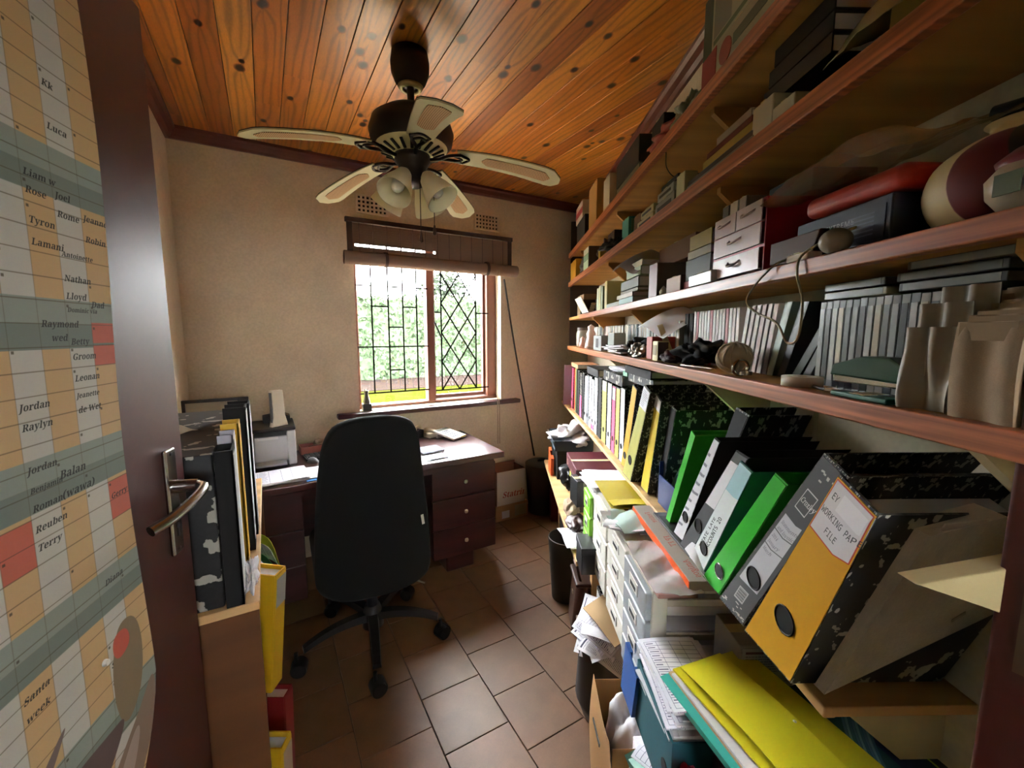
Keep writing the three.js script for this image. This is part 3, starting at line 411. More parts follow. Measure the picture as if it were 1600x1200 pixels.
{ // low table shelf under the files
  const t = onShelf('low_bench', 'low plywood bench under the file shelf', 'bench', 1.9, 0, S6);
  part(t, 'bench_top', box(0.45, 0.024, 1.5, 0.003), M.pale, [0.54, -0.012, -0.59]); part(t, 'bench_top', box(0.35, 0.024, 1.09, 0.003), M.pale, [0.59, -0.012, 0.71]);
  for (const [x, z] of [[0.44, -1.2], [0.44, 0], [0.46, 1.18], [0.72, -1.2], [0.72, 1.18]]) part(t, 'leg', box(0.045, S6 - 0.024, 0.045, 0.003), M.pale, [x, -0.024 - (S6 - 0.024) / 2, z]);
}
single('shelf_end_panel', 'dark brown upright panel closing the far end of the shelves', 'panel', box(0.235, 1.0, 0.02), mat('#3a2a1c', 0.7, { map: tSpeck }), P(3.452, 0.652, 1.88), [0, -SA, 0]);
for (const [a, lb] of [[1.01, 'white metal shelf upright on the wall above the leaning files'], [2.6, 'white metal shelf upright behind the standing files']]) single('shelf_upright', lb, 'bracket', box(0.012, 0.47, 0.025), mat('#b9b09a', 0.6), P(a, WB - 0.006, 1.137), [0, -SA, 0]);
// ---------------------------------------------------------------- builders for shelf goods; all positions in (a, b, y)
function binder(label, q, b0, d, cover, spine, o = {}) {          // q: far-bottom, near-bottom, near-top, far-top as [a, y]
  const ac = (q[0][0] + q[1][0]) / 2, y0 = Math.min(q[0][1], q[1][1]);
  const t = onShelf(o.name ?? 'lever_arch_file', label, o.cat ?? 'file', ac, b0, y0, o.group);
  const Q = (u, v, b) => { const L = [q[0][0] + (q[3][0] - q[0][0]) * v, q[0][1] + (q[3][1] - q[0][1]) * v], R = [q[1][0] + (q[2][0] - q[1][0]) * v, q[1][1] + (q[2][1] - q[1][1]) * v], tw = (o.twist ?? 0) * v; return [b + tw, L[1] + (R[1] - L[1]) * u - y0, -(L[0] + (R[0] - L[0]) * u) + ac]; };
  const H = (u0, u1, v0, v1, B0, B1) => hexa([Q(u0, v0, B0), Q(u1, v0, B0), Q(u1, v1, B0), Q(u0, v1, B0), Q(u0, v0, B1), Q(u1, v0, B1), Q(u1, v1, B1), Q(u0, v1, B1)]);
  const f = o.board ?? 0.045;
  part(t, 'cover', merge([H(0, f, 0, 1, 0, d), H(1 - f, 1, 0, 1, 0, d), H(f, 1 - f, 0, 1, 0, 0.004)]), cover);
  if (o.pages !== false) part(t, 'pages', H(f + 0.06, 1 - f - 0.06, 0.02, o.fill ?? 0.9, 0.012, d - 0.02), M.paper);
  if (spine) part(t, 'spine_label', H(o.u0 ?? 0.04, o.u1 ?? 0.96, o.v0 ?? 0.01, o.v1 ?? 0.99, -0.0012, 0.001), spine);
  for (const [u0, u1, v0, v1, m, n] of o.patches ?? []) part(t, n ?? 'paper_label', H(u0, u1, v0, v1, -0.0022, -0.001), m);
  if (o.hole) { const c = Q(0.5, o.hole, -0.0012), r = o.hr ?? 0.012; const h = part(t, 'finger_hole', cyl(r, r, 0.002, 16).rotateZ(PI / 2), M.black, c); part(h, 'hole_ring', new THREE.TorusGeometry(r, 0.0017, 6, 20).rotateY(PI / 2), o.ring ?? M.iron, [-0.001, 0, 0]); }
  return t;
}
const upright = (label, aN, aF, h, cover, spine, o = {}) => binder(label, [[aF, S5 + 0.001], [aN, S5 + 0.001], [aN - (o.lean ?? 0), S5 + h], [aF - (o.lean ?? 0), S5 + h]], o.b0 ?? 0.545, o.d ?? 0.215, cover, spine, o);
function carton(name, label, aN, aF, b0, b1, y0, y1, m, o = {}) {
  const t = onShelf(name, label, o.cat ?? 'box', (aN + aF) / 2, (b0 + b1) / 2, y0, o.group, o.turn ?? 0), w = b1 - b0, h = y1 - y0, d = aF - aN;
  part(t, 'body', box(w, h * 0.995, d, 0.003), m, [0, h / 2, 0]);
  if (o.lid) part(t, 'lid', box(w + 0.004, Math.min(0.03, h * 0.3), d + 0.004, 0.002), o.lid, [0, h - Math.min(0.03, h * 0.3) / 2 + 0.002, 0]);
  else part(t, 'tape', box(w * 1.002, 0.001, Math.min(0.03, d * 0.25)), o.tape ?? M.cream, [0, h, 0]);
  for (const [n, mm, u0, u1, v0, v1] of o.front ?? []) part(t, n, pan(0.0012, h * (v1 - v0), d * (u1 - u0)), mm, [-w / 2 - 0.0006, h * (v0 + v1) / 2, d * ((u0 + u1) / 2 - 0.5)]);
  for (const [n, mm, u0, u1, v0, v1] of o.side ?? []) part(t, n, pan(w * (u1 - u0), h * (v1 - v0), 0.0012), mm, [w * ((u0 + u1) / 2 - 0.5), h * (v0 + v1) / 2, d / 2 + 0.0006]);
  return t;
}
function book(name, label, aN, aF, b0, b1, y0, y1, m, o = {}) {   // lying by default; o.up: standing
  const t = onShelf(name, label, o.cat ?? 'book', (aN + aF) / 2, (b0 + b1) / 2, y0, o.group, o.turn ?? 0), w = b1 - b0, h = y1 - y0, d = aF - aN, e = 0.0025;
  if (o.up) { part(t, 'cover', merge([at(box(w, h, e), 0, h / 2, d / 2 - e / 2), at(box(w, h, e), 0, h / 2, -d / 2 + e / 2), at(box(e, h, d), -w / 2 + e / 2, h / 2, 0)]), m); part(t, 'pages', box(w - 0.008, h - 0.006, d - 2 * e), M.paper, [0.002, h / 2, 0]); }
  else { part(t, 'cover', merge([at(box(w, e, d), 0, e / 2, 0), at(box(w, e, d), 0, h - e / 2, 0), ...(o.open ? [] : [at(box(e, h, d), -w / 2 + e / 2, h / 2, 0)])]), m); part(t, 'pages', box(w - 0.008, h - 2 * e, d - 0.008), o.pm ?? M.paper, [o.open ? -0.002 : 0.002, h / 2, 0]); }
  return t;
}
function papers(name, label, a, b, y, w, d, n, m, o = {}) {       // loose pile of sheets; w towards the wall, d along it
  const t = onShelf(name, label, 'papers', a, b, y, o.group, o.turn ?? 0), th = o.th ?? 0.004;
  for (let i = 0; i < n; i++) { const k = i + (o.seed ?? 0); part(t, 'sheet', sheet(w, d, (u, v) => (o.wave ?? 0.004) * Math.sin(u * 4 + v * 3 + k) * Math.sin(v * 3 + 1) + (o.curl ?? 0) * Math.pow(1 - u, 3), 8, 8, th * 0.6), i === n - 1 || i % 3 === 0 ? m : M.paper, [(hash(k, 1) - 0.5) * 0.03, (o.wave ?? 0.004) + th * (i + 0.5), (hash(k, 2) - 0.5) * 0.03], [0, (hash(k, 3) - 0.5) * (o.mess ?? 0.25), 0]); }
  return t;
}
const crumple = (name, label, cat, a, b, y, rx, ry, rz, m, s, amp = 0.5, fr = 2.2) => single(name, label, cat, blob(rx, ry, rz, amp, fr, s), m, P(a, b, y), [0, -SA, 0]);
// ================================================================ FILE SHELF (lever arch files)
{
  const lime = mat('#b9b85a', 0.6, { map: tSpeck }), yel = mat('#d8a415', 0.55, { map: tSpeck }), yel2 = mat('#d9bc1e', 0.55), pink = mat('#d9567e', 0.6), wht = mat('#d5d6da', 0.6), lil = mat('#c79bb0', 0.7), red = mat('#c92a35', 0.6), grey = mat('#6c6e70', 0.6), dgn = mat('#33371f', 0.7);
  const wl = mat('#ffffff', 0.6, { map: lines(64, 256, 9, { bg: '#d6d7dc', seed: 4 }) });
  const row = [ // label, near a, far a, height, cover, spine, options
    ['pale lilac card folder leaning at the far end of the file row', 3.5, 3.53, 0.34, lil, null, { name: 'card_folder', cat: 'folder', board: 0.3, b0: 0.5, lean: 0.06 }],
    ['bright pink lever arch file at the far end of the file row', 3.3, 3.375, 0.33, M.marble, pink, { hole: 0.22, lean: 0.03 }],
    ['thin red folder beside the bright pink file', 3.22, 3.245, 0.33, red, null, { name: 'card_folder', cat: 'folder', board: 0.3 }],
    ['dark olive file beside the thin red folder', 3.11, 3.19, 0.34, dgn, lime, { u0: 0, u1: 0.25 }],
    ['first black marbled file from the far end of the row', 3.01, 3.085, 0.33, M.marble, M.blackSoft, { hole: 0.2 }],
    ['pink striped file between two black marbled files', 2.92, 2.99, 0.32, M.marble, pink, { v1: 0.5 }],
    ['second black marbled file from the far end of the row', 2.83, 2.9, 0.33, M.marble, M.blackSoft, { hole: 0.2 }],
    ['first white spined file from the far end of the row', 2.75, 2.81, 0.32, M.marble, wht, { hole: 0.2, lean: 0.015 }],
    ['grey spined file between the far white files', 2.67, 2.74, 0.33, M.marble, grey, { hole: 0.2 }],
    ['second white spined file from the far end of the row', 2.59, 2.655, 0.33, M.marble, wl, { hole: 0.2 }],
    ['white and pink banded file near the middle of the row', 2.51, 2.575, 0.32, M.marble, wht, { hole: 0.2, patches: [[0.05, 0.95, 0.02, 0.12, pink, 'pink_band']] }],
    ['white spined file with a printed label before the lime file', 2.42, 2.495, 0.34, M.marble, wl, { hole: 0.2 }],
    ['black marbled file just before the lime file', 2.32, 2.4, 0.35, M.marble, M.blackSoft, {}],
    ['lime green spined file standing upright in the row', 2.2, 2.3, 0.345, M.marble, lime, { hole: 0.22, hr: 0.013, patches: [[0.1, 0.9, 0.84, 0.99, wl]] }],
    ['narrow white spined file right after the lime file', 2.1, 2.18, 0.345, M.marble, wht, { hole: 0.22 }],
    ['rose pink spined file between white and cream files', 2.02, 2.085, 0.34, M.marble, pink, { hole: 0.22, patches: [[0.1, 0.9, 0.8, 0.97, wht]] }],
    ['cream yellow spined file after the rose pink one', 1.945, 2.01, 0.34, M.marble, mat('#cdb65c', 0.6), { hole: 0.22 }],
    ['white spined file between cream and orange yellow files', 1.865, 1.93, 0.35, M.marble, wht, { hole: 0.22 }],
  ];
  for (const [lb, n, f, h, c, s, o] of row) upright(lb, n, f, h, c, s, { group: 'files standing in the row', ...o });
  binder('orange yellow file leaning behind the pale lime one', [[1.86, S5 + 0.002], [1.785, S5 + 0.002], [1.665, 1.275], [1.725, 1.29]], 0.535, 0.22, M.marble, yel, { hole: 0.16, hr: 0.015 });
  binder('pale lime file with white label leaning against the row', [[1.75, S5 + 0.002], [1.63, S5 + 0.002], [1.44, 1.295], [1.505, 1.315]], 0.51, 0.23, M.marble, lime, { hole: 0.22, hr: 0.019, patches: [[0.03, 0.97, 0.8, 0.99, wl]] });
  binder('bright yellow file whose black marbled side faces the doorway', [[1.58, S5 + 0.002], [1.5, S5 + 0.002], [1.4, 1.27], [1.45, 1.29]], 0.535, 0.23, M.marble, yel2, { v1: 0.9, patches: [[0.03, 0.97, 0.88, 0.99, wht]] });
  binder('large black marbled file standing behind the blue pocket tub', [[1.49, S5 + 0.002], [1.435, S5 + 0.002], [1.335, 1.25], [1.385, 1.26]], 0.56, 0.2, M.marbleBig, M.blackSoft, {});
  // files lying on top of the row
  const lie = (lb, aN, aF, y, th, m, b0 = 0.54) => { const t = onShelf('lying_file', lb, 'file', (aN + aF) / 2, b0, y, 'files lying on the row'); const d = aF - aN, w = 0.225; part(t, 'cover', merge([at(box(w, 0.003, d), w / 2, 0.0015, 0), at(box(w, 0.003, d), w / 2, th - 0.0015, 0), at(box(0.003, th, d), 0.0015, th / 2, 0)]), m); part(t, 'pages', box(w - 0.02, th - 0.012, d - 0.02), M.paper, [w / 2, th / 2, 0]); };
  lie('black file lying on the row nearest the doorway', 1.53, 1.86, 1.328, 0.032, M.blackSoft); lie('black marbled file lying on the middle of the row', 1.9, 2.26, 1.255, 0.05, M.marble); lie('grey file lying on the far part of the row', 2.4, 2.72, 1.245, 0.045, M.black); lie('black file lying second in the pile nearest the doorway', 1.53, 1.84, 1.293, 0.034, M.marble, 0.55);
  book('paperback', 'tan paperback lying on the far end of the file row', 3.02, 3.3, 0.53, 0.69, 1.245, 1.275, mat('#b98a62', 0.7));
  carton('small_tub', 'small green plastic tub lying on the black files', 1.86, 1.93, 0.55, 0.62, 1.306, 1.33, mat('#7fb59a', 0.5), { cat: 'tub' });
  papers('paper_bundle', 'bundle of papers lying under the disc shelf on black files', 2.1, 0.64, 1.307, 0.15, 0.22, 4, M.text, { seed: 3 });
  // leaning group nearer the doorway
  const tub = onShelf('pocket_tub', 'dark blue open tub of papers beside the pale lime file', 'tub', 1.345, 0.545, S5);
  part(tub, 'tub_shell', merge([at(box(0.16, 0.004, 0.15), 0.08, 0.006, 0), at(box(0.004, 0.1, 0.15), 0.002, 0.056, 0), at(box(0.004, 0.2, 0.15), 0.16, 0.1, 0), at(box(0.16, 0.15, 0.004), 0.08, 0.08, 0.075), at(box(0.16, 0.15, 0.004), 0.08, 0.08, -0.075)]), mat('#16306e', 0.4));
  for (let i = 0; i < 5; i++) part(tub, 'sheet', sheet(0.2, 0.13, (u, v) => 0.01 * Math.sin(u * 5 + i), 8, 4, 0.001), i % 2 ? M.text : mat(['#7fa79a', '#9fb3c8', '#d8d6da'][i % 3], 0.8), [0.06 + i * 0.022, 0.115, -0.03 + 0.012 * i], [0, 0, PI / 2 - 0.16 + 0.03 * i]);
  binder('thin bright green plastic folder leaning beside the blue tub', [[1.285, S5 + 0.002], [1.255, S5 + 0.002], [1.11, 1.222], [1.135, 1.232]], 0.52, 0.23, mat('#35b52c', 0.4), null, { name: 'plastic_folder', cat: 'folder', board: 0.25, pages: false });
  part(onShelf('magazine', 'black magazine with white lettering lying under the leaning files', 'magazine', 1.19, 0.595, S5), 'cover', box(0.2, 0.006, 0.28, 0.001), mat('#1b201c', 0.4), [0, 0.004, 0]);
  { const g = scene.children[scene.children.length - 1]; part(g, 'title_print', box(0.035, 0.0006, 0.22), mat('#ffffff', 0.6, { map: canvasTex(64, 256, (c) => { c.fillStyle = '#1b201c'; c.fillRect(0, 0, 64, 256); c.fillStyle = '#d8d8d0'; c.font = 'bold 44px sans-serif'; c.save(); c.translate(48, 250); c.rotate(-PI / 2); c.fillText('CREATIVE', 4, 0); c.restore(); }) }), [-0.075, 0.0074, 0]); part(g, 'pages', box(0.19, 0.003, 0.27), M.paper, [0.002, 0.0015, 0]); }
  binder('black lever arch file with narrow white spine leaning by the green folder', [[1.195, S5 + 0.003], [1.13, S5 + 0.008], [0.96, 1.245], [0.985, 1.25]], 0.51, 0.24, M.blackSoft, wl, { hole: 0.24, hr: 0.015 });
  binder('dark grey lever arch file with pasted paper leaning third', [[1.125, S5 + 0.003], [1.06, S5 + 0.008], [0.825, 1.246], [0.872, 1.25]], 0.5, 0.25, M.blackSoft, mat('#4d4f51', 0.5), { hole: 0.3, hr: 0.018, patches: [[0.1, 0.9, 0.52, 0.92, M.paper]] });
  const aqT = canvasTex(96, 512, (c) => { c.fillStyle = '#a9cfd6'; c.fillRect(0, 0, 96, 512); c.fillStyle = '#dfe6e6'; c.fillRect(0, 120, 96, 392); c.fillStyle = '#20282c'; c.font = 'bold 26px monospace'; c.save(); c.translate(70, 420); c.rotate(-PI / 2); c.fillText('ESTATE LATE', 0, -30); c.fillText('ACCOUNTS 20', 20, 0); c.restore(); });
  binder('pale aqua lever arch file with black handwriting', [[1.055, S5 + 0.003], [0.97, S5 + 0.01], [0.8, 1.225], [0.845, 1.235]], 0.495, 0.25, mat('#2d6b66', 0.45), mat('#ffffff', 0.5, { map: aqT }), { hole: 0.2, hr: 0.016 });
  binder('bright green lever arch file next to the white and grey one', [[0.965, S5 + 0.003], [0.885, S5 + 0.006], [0.69, 1.24], [0.725, 1.25]], 0.49, 0.25, mat('#259b22', 0.45), mat('#2fb529', 0.42), { hole: 0.17, hr: 0.017, ring: M.chrome });
  const crT = canvasTex(128, 640, (c) => { c.fillStyle = '#4f5153'; c.fillRect(0, 0, 128, 640); c.fillStyle = '#c9cbd0'; c.fillRect(16, 190, 96, 300); c.strokeStyle = '#4f5153'; c.lineWidth = 3; for (const y of [250, 310]) { c.beginPath(); c.moveTo(16, y); c.lineTo(112, y); c.stroke(); } c.strokeStyle = '#e8e8e6'; c.strokeRect(32, 90, 64, 62); c.fillStyle = '#f0f0ee'; c.font = 'italic 22px serif'; c.fillText('Croxley', 34, 128); c.fillStyle = 'rgba(70,70,90,0.7)'; c.font = 'italic 17px serif'; for (const [s, y] of [['Statements', 222], ['and Invoices', 244], ['2014', 276], ['January', 300], ['March', 332]]) c.fillText(s, 24, y); c.fillStyle = '#b9b9b6'; c.fillRect(42, 515, 46, 60); c.fillStyle = '#333'; for (let i = 0; i < 12; i++) c.fillRect(46, 520 + i * 4, 38, 1 + (i % 3)); for (let i = 0; i < 26; i++) { c.fillStyle = '#c6c4bc'; c.fillRect(128 * hash(i, 4), i < 8 ? 20 + 40 * hash(i, 5) : 585 + 50 * hash(i, 6), 8 + 8 * hash(i, 7), 5); } });
  binder('grey and white lever arch file with a framed logo on the spine', [[0.88, S5 + 0.003], [0.785, S5 + 0.004], [0.565, 1.298], [0.614, 1.319]], 0.488, 0.26, M.marble, mat('#ffffff', 0.5, { map: crT }), { hole: 0.3, hr: 0.021 });
  const wfT = canvasTex(192, 640, (c) => { c.fillStyle = '#d39a12'; c.fillRect(0, 0, 192, 640); c.fillStyle = '#d9d8dc'; c.fillRect(6, 6, 180, 150); c.strokeStyle = '#b33'; c.lineWidth = 3; c.strokeRect(5, 5, 182, 152); c.fillStyle = '#2c2c34'; c.font = '26px monospace'; c.fillText('EY', 20, 52); c.fillText('WORKING PAPER', 10, 98); c.fillText('FILE', 66, 136); c.fillStyle = '#e8e8ec'; c.fillRect(60, 20, 120, 48); });
  binder('bulging yellow lever arch file marked as working file', [[0.775, S5 + 0.003], [0.637, S5 + 0.01], [0.51, 1.266], [0.579, 1.298]], 0.485, 0.26, M.marbleBig, mat('#ffffff', 0.5, { map: wfT }), { hole: 0.27, hr: 0.024, u0: 0.02, u1: 0.98 });
  // broad black marbled covers seen behind and above the leaning files
  binder('black marbled file leaning behind the aqua and grey files', [[1.25, S5 + 0.02], [1.2, S5 + 0.03], [1.0, 1.3], [1.06, 1.31]], 0.6, 0.16, M.marbleBig, M.blackSoft, {});
  { const t = onShelf('white_box', 'flat white cardboard box leaning at the near end of the file shelf', 'box', 0.6, 0.53, S5), q = [[0, 0.004, -0.02], [0.184, 0.2, 0.05], [0.1, 0.372, 0.11], [0.015, 0.342, 0.1]];
    part(t, 'box_shell', hexa([...q, ...q.map(([x, y, z]) => [x - 0.006, y + 0.004, z - 0.034])]), mat('#d2cabb', 0.75, { map: tSpeck })); part(t, 'print_mark', at(box(0.035, 0.004, 0.001), 0.115, 0.2, 0.0595, 0, 0.35, 0.1), mat('#a39a8c', 0.8)); part(t, 'toned_end_flap', at(box(0.05, 0.03, 0.002), 0.055, 0.352, 0.1, 0.5, 0, 0.2), mat('#c6beae', 0.75)); }
  single('support_bracket', 'pale triangular wooden bracket beside the door frame', 'bracket', extrude([[0, 0], [0.17, 0.03], [0.17, -0.06]], 0.02, 0.002), mat('#b7a778', 0.7), P(0.43, 0.44, 1.235), [0, -SA, 0]);
  single('torn_paper', 'crumpled white paper scrap on the file shelf edge', 'paper', sheet(0.1, 0.12, (u, v) => 0.025 * Math.sin(u * 6) * Math.sin(v * 4 + 1), 12, 12), M.paper, P(0.99, 0.53, S5 + 0.026), [0.1, -SA, 0.1]);
}
// ================================================================ DISC SHELF (S4)
{
  const Y = S4 + 0.001, cdG = [0, 1, 2].map((k) => boxUV(new THREE.BoxGeometry(0.13, 0.142 - k * 0.003, 0.0098)));
  const cdM = ['#c3c6c2', '#a9b0ae', '#d3d1c6', '#8f9794', '#bfc8c6', '#b3a996', '#7d8a92', '#c9b7b0'].map((c) => mat(c, 0.35));
  let a = 3.2, k = 0;
  while (a > 1.52) { if (!(a > 2.235 && a < 2.262)) single('compact_disc_case', a > 2.25 ? 'thin disc case in the pale row at the far end of the disc shelf' : 'thin disc case in the pale row behind the hanging paper', 'disc case', cdG[k % 3], cdM[Math.floor(hash(k, 5) * 8)], P(a, 0.7 + 0.006 * hash(k, 8), Y + 0.071 - (k % 3) * 0.0015), [0, -SA, 0], a > 2.25 ? 'far row of disc cases' : 'near row of disc cases'); a -= 0.0112 + 0.0012 * hash(k, 9); k++; }
  for (const [x, lb] of [[1.475, 'black disc wallet standing at the end of the pale disc row'], [1.44, 'second black disc wallet before the red striped magazines']]) book('disc_wallet', lb, x - 0.014, x + 0.014, 0.64, 0.76, Y, Y + 0.165, M.blackSoft, { up: true, cat: 'wallet' });
  // standing magazines with white and red spines
  const rw = [mat('#cfc9c6', 0.5), mat('#a3262c', 0.5), mat('#c9b9b8', 0.5), mat('#d8d4d0', 0.5)];
  for (let i = 0; i < 15; i++) { const x = 1.41 - i * 0.0185; binderLike('magazine', i % 3 === 1 ? 'thin red spined magazine in the upright striped row' : 'thin white spined magazine in the upright striped row', x - 0.008, x + 0.008, 0.64, 0.765, Y, Y + 0.168, rw[[0, 1, 3, 2, 0, 3, 1, 0, 2, 3][i % 10]], 0, i % 3 === 1 ? 'red spined magazines' : 'white spined magazines'); }
  function binderLike(n, lb, aN, aF, b0, b1, y0, y1, m, lean, group) { const t = onShelf(n, lb, n.split('_').pop(), (aN + aF) / 2, b0, y0, group), h = y1 - y0, d = aF - aN, w = b1 - b0, e = d * 0.22; const sk = (g) => { const p = g.attributes.position; for (let j = 0; j < p.count; j++) p.setZ(j, p.getZ(j) + lean * p.getY(j) / h); g.computeVertexNormals(); return g; }; part(t, 'cover', sk(merge([at(box(w, h, e), w / 2, h / 2, d / 2 - e / 2), at(box(w, h, e), w / 2, h / 2, -d / 2 + e / 2), at(box(0.003, h, d), 0.0015, h / 2, 0)])), m); part(t, 'pages', sk(at(box(w - 0.008, h - 0.004, d - 2 * e), w / 2 + 0.002, h / 2, 0)), M.paper); return t; }
  for (let i = 0; i < 6; i++) { const x = 1.105 - i * 0.022; binderLike('leaning_magazine', ['first', 'second', 'third', 'fourth', 'fifth', 'sixth'][i] + ' white leaning magazine from the upright striped row', x - 0.008, x + 0.008, 0.625, 0.75, Y, Y + 0.166, rw[i % 2 ? 2 : 3], 0.03, 'leaning magazines'); }
  binderLike('leaning_disc_case', 'pale blue green disc case leaning after the white magazines', 0.955, 0.978, 0.62, 0.75, Y, Y + 0.165, mat('#9fb4a8', 0.4), 0.05);
  binderLike('leaning_disc_case', 'broad black disc case leaning steeply beside the silver ones', 0.915, 0.938, 0.62, 0.75, Y, Y + 0.162, mat('#34383a', 0.35), 0.06);
  binderLike('leaning_disc_case', 'black disc case fallen flattest against the silver row', 0.865, 0.888, 0.615, 0.75, Y, Y + 0.15, mat('#202325', 0.3), 0.1);
  binderLike('leaning_disc_case', 'grey disc case resting on the fallen black one', 0.83, 0.85, 0.61, 0.75, Y, Y + 0.145, mat('#5b6063', 0.3), 0.085);
  // silver DVD cases
  const dv = ['#6f7678', '#565d60', '#7d8486', '#8a8f8f', '#4a5154', '#9a9a92', '#5f625a'].map((c) => mat(c, 0.3));
  for (let i = 0; i < 16; i++) { const x = 0.79 - i * 0.0148, wide = i === 11; const t = binderLike('film_disc_case', ['first', 'second', 'third', 'fourth', 'fifth', 'sixth', 'seventh', 'eighth', 'ninth', 'tenth', 'eleventh', 'twelfth', 'thirteenth', 'fourteenth', 'fifteenth', 'sixteenth'][i] + ' upright grey film case counted from the leaning black case', x - 0.0068, x + 0.0068, 0.6, 0.735, Y, Y + 0.153 + 0.003 * hash(i, 3), dv[Math.floor(hash(i, 11) * 7)], 0.002, 'upright film cases'); part(t, 'spine_sleeve', box(0.0006, 0.13, 0.0105), mat(['#8f9698', '#3c4346', '#a8adad', '#b9b3a0', '#6a7275'][i % 5], 0.25), [-0.0005, 0.077, 0.001]); }
  for (const [lb, aN, aF, y, m] of [['pale film case lying on the upright film cases', 0.66, 0.79, Y + 0.158, '#9aa08c'], ['grey film case lying on the pale one', 0.665, 0.79, Y + 0.173, '#555c5e'], ['dark film case lying above the silver cases nearer the envelopes', 0.5, 0.64, Y + 0.159, '#33383a'], ['second dark film case lying nearer the envelopes', 0.5, 0.645, Y + 0.174, '#43494b'], ['brown film case on top of the lying cases', 0.49, 0.63, Y + 0.189, '#4b4236']]) { const t = onShelf('film_disc_case', lb, 'disc case', (aN + aF) / 2, 0.6, y); part(t, 'cover', box(0.13, 0.0135, aF - aN, 0.002), mat(m, 0.3), [0.065, 0.0068, 0]); part(t, 'spine_sleeve', box(0.0006, 0.01, (aF - aN) * 0.9), mat('#7f8584', 0.25), [-0.0003, 0.0068, 0]); }
  // paper and clutter in front of the discs
  single('hanging_paper', 'folded white paper sheet sticking out above the disc row', 'paper', sheet(0.16, 0.3, (u, v) => -0.05 * Math.pow(1 - u, 1.5) + 0.012 * Math.sin(v * 5), 14, 14), M.paper, P(1.62, 0.63, Y + 0.17), [0.12, -SA, 0.25]);
  single('cream_strip', 'cream paper strip curling down before the black cloth', 'paper', sheet(0.02, 0.24, (u, v) => -0.1 * v * v + 0.02 * Math.sin(v * 6), 3, 16), M.cream, P(1.52, 0.57, Y + 0.115), [0, -SA - 0.3, 0.3]);
  const jar = onShelf('glass_jar', 'small glass jar at the far end of the disc shelf', 'jar', 3.1, 0.58, Y); part(jar, 'jar_body', lathe([[0.001, 0.002], [0.045, 0.002], [0.05, 0.02], [0.05, 0.1], [0.04, 0.12], [0.037, 0.118], [0.046, 0.1], [0.046, 0.022], [0.001, 0.008]], 20), plastic('#b9b2a0', 0.7)); part(jar, 'jar_lid', cyl(0.043, 0.043, 0.018, 20), mat('#5a5044', 0.5), [0, 0.13, 0]);
  single('china_figurine', 'small white and rose china figurine beside the glass jar', 'figurine', lathe([[0.001, 0], [0.04, 0.002], [0.036, 0.03], [0.025, 0.07], [0.03, 0.095], [0.018, 0.12], [0.022, 0.14], [0.001, 0.155]], 18), mat('#d0b9ac', 0.35), P(2.72, 0.56, Y));
  single('china_figurine', 'tiny rose china figurine nearest the glass jar', 'figurine', lathe([[0.001, 0], [0.025, 0.002], [0.022, 0.03], [0.013, 0.045], [0.018, 0.06], [0.001, 0.078]], 16), mat('#b88a7c', 0.35), P(2.87, 0.535, Y));
  carton('grey_camera', 'small silver grey camera before the far disc row', 2.3, 2.5, 0.53, 0.6, Y, Y + 0.085, mat('#8d9494', 0.35), { cat: 'camera', tape: M.iron, front: [['lens', M.black, 0.35, 0.65, 0.2, 0.8]] });
  carton('grey_case', 'upright grey plastic case beside the silver camera', 2.07, 2.19, 0.54, 0.6, Y, Y + 0.1, mat('#868d88', 0.4), { cat: 'case' });
  papers('leaflet_pile', 'pile of silvery leaflets between the grey case and the red card box', 1.97, 0.56, Y, 0.1, 0.2, 4, M.paper, { th: 0.01, mess: 0.6 });
  crumple('black_cable_heap', 'heap of black cable behind the foil parcel', 'cable', 1.83, 0.62, Y, 0.06, 0.032, 0.09, M.blackSoft, 3, 0.8, 4);
  crumple('foil_parcel', 'crumpled foil parcel on the disc shelf edge', 'parcel', 1.72, 0.555, Y, 0.03, 0.026, 0.05, mat('#a9a59a', 0.25, { metalness: 0.5 }), 5, 0.7, 3);
  carton('red_card_box', 'small red card box leaning on a white one', 1.56, 1.62, 0.55, 0.64, Y, Y + 0.085, mat('#a8321f', 0.5), { side: [['print_panel', mat('#8e2a1c', 0.5), 0.1, 0.9, 0.2, 0.8]] });
  carton('cream_card_box', 'small cream perfume box standing on the shelf edge', 1.46, 1.51, 0.535, 0.575, Y, Y + 0.07, mat('#cfc08a', 0.5), { front: [['print_panel', mat('#8a7440', 0.5), 0.2, 0.8, 0.3, 0.8]], side: [['print_panel', mat('#3e2a20', 0.5), 0.05, 0.95, 0.05, 0.95]] });
  crumple('black_cloth', 'crumpled black cloth lying before the striped magazines', 'cloth', 1.27, 0.6, Y, 0.05, 0.036, 0.085, mat('#0b0b0c', 0.95), 9, 0.7, 2.5);
  crumple('maroon_pouch', 'small maroon pouch in front of the black cloth', 'pouch', 1.38, 0.555, Y, 0.03, 0.02, 0.06, mat('#3b1c22', 0.8), 12, 0.5);
  const tw = onShelf('twine_ball', 'ball of beige twine on the shelf edge', 'twine', 1.03, 0.57, Y); part(tw, 'core', new THREE.SphereGeometry(0.04, 16, 12).scale(1, 0.86, 1.1), mat('#b9ab94', 0.95), [0, 0.036, 0]);
  for (let i = 0; i < 14; i++) part(tw, 'strand', new THREE.TorusGeometry(0.041, 0.0022, 5, 28).scale(1, 0.87, 1.1), mat('#cdc0a8', 0.95), [0, 0.037, 0], [rr(-0.6, 0.6), i * 0.45, rr(-0.5, 0.5)]);
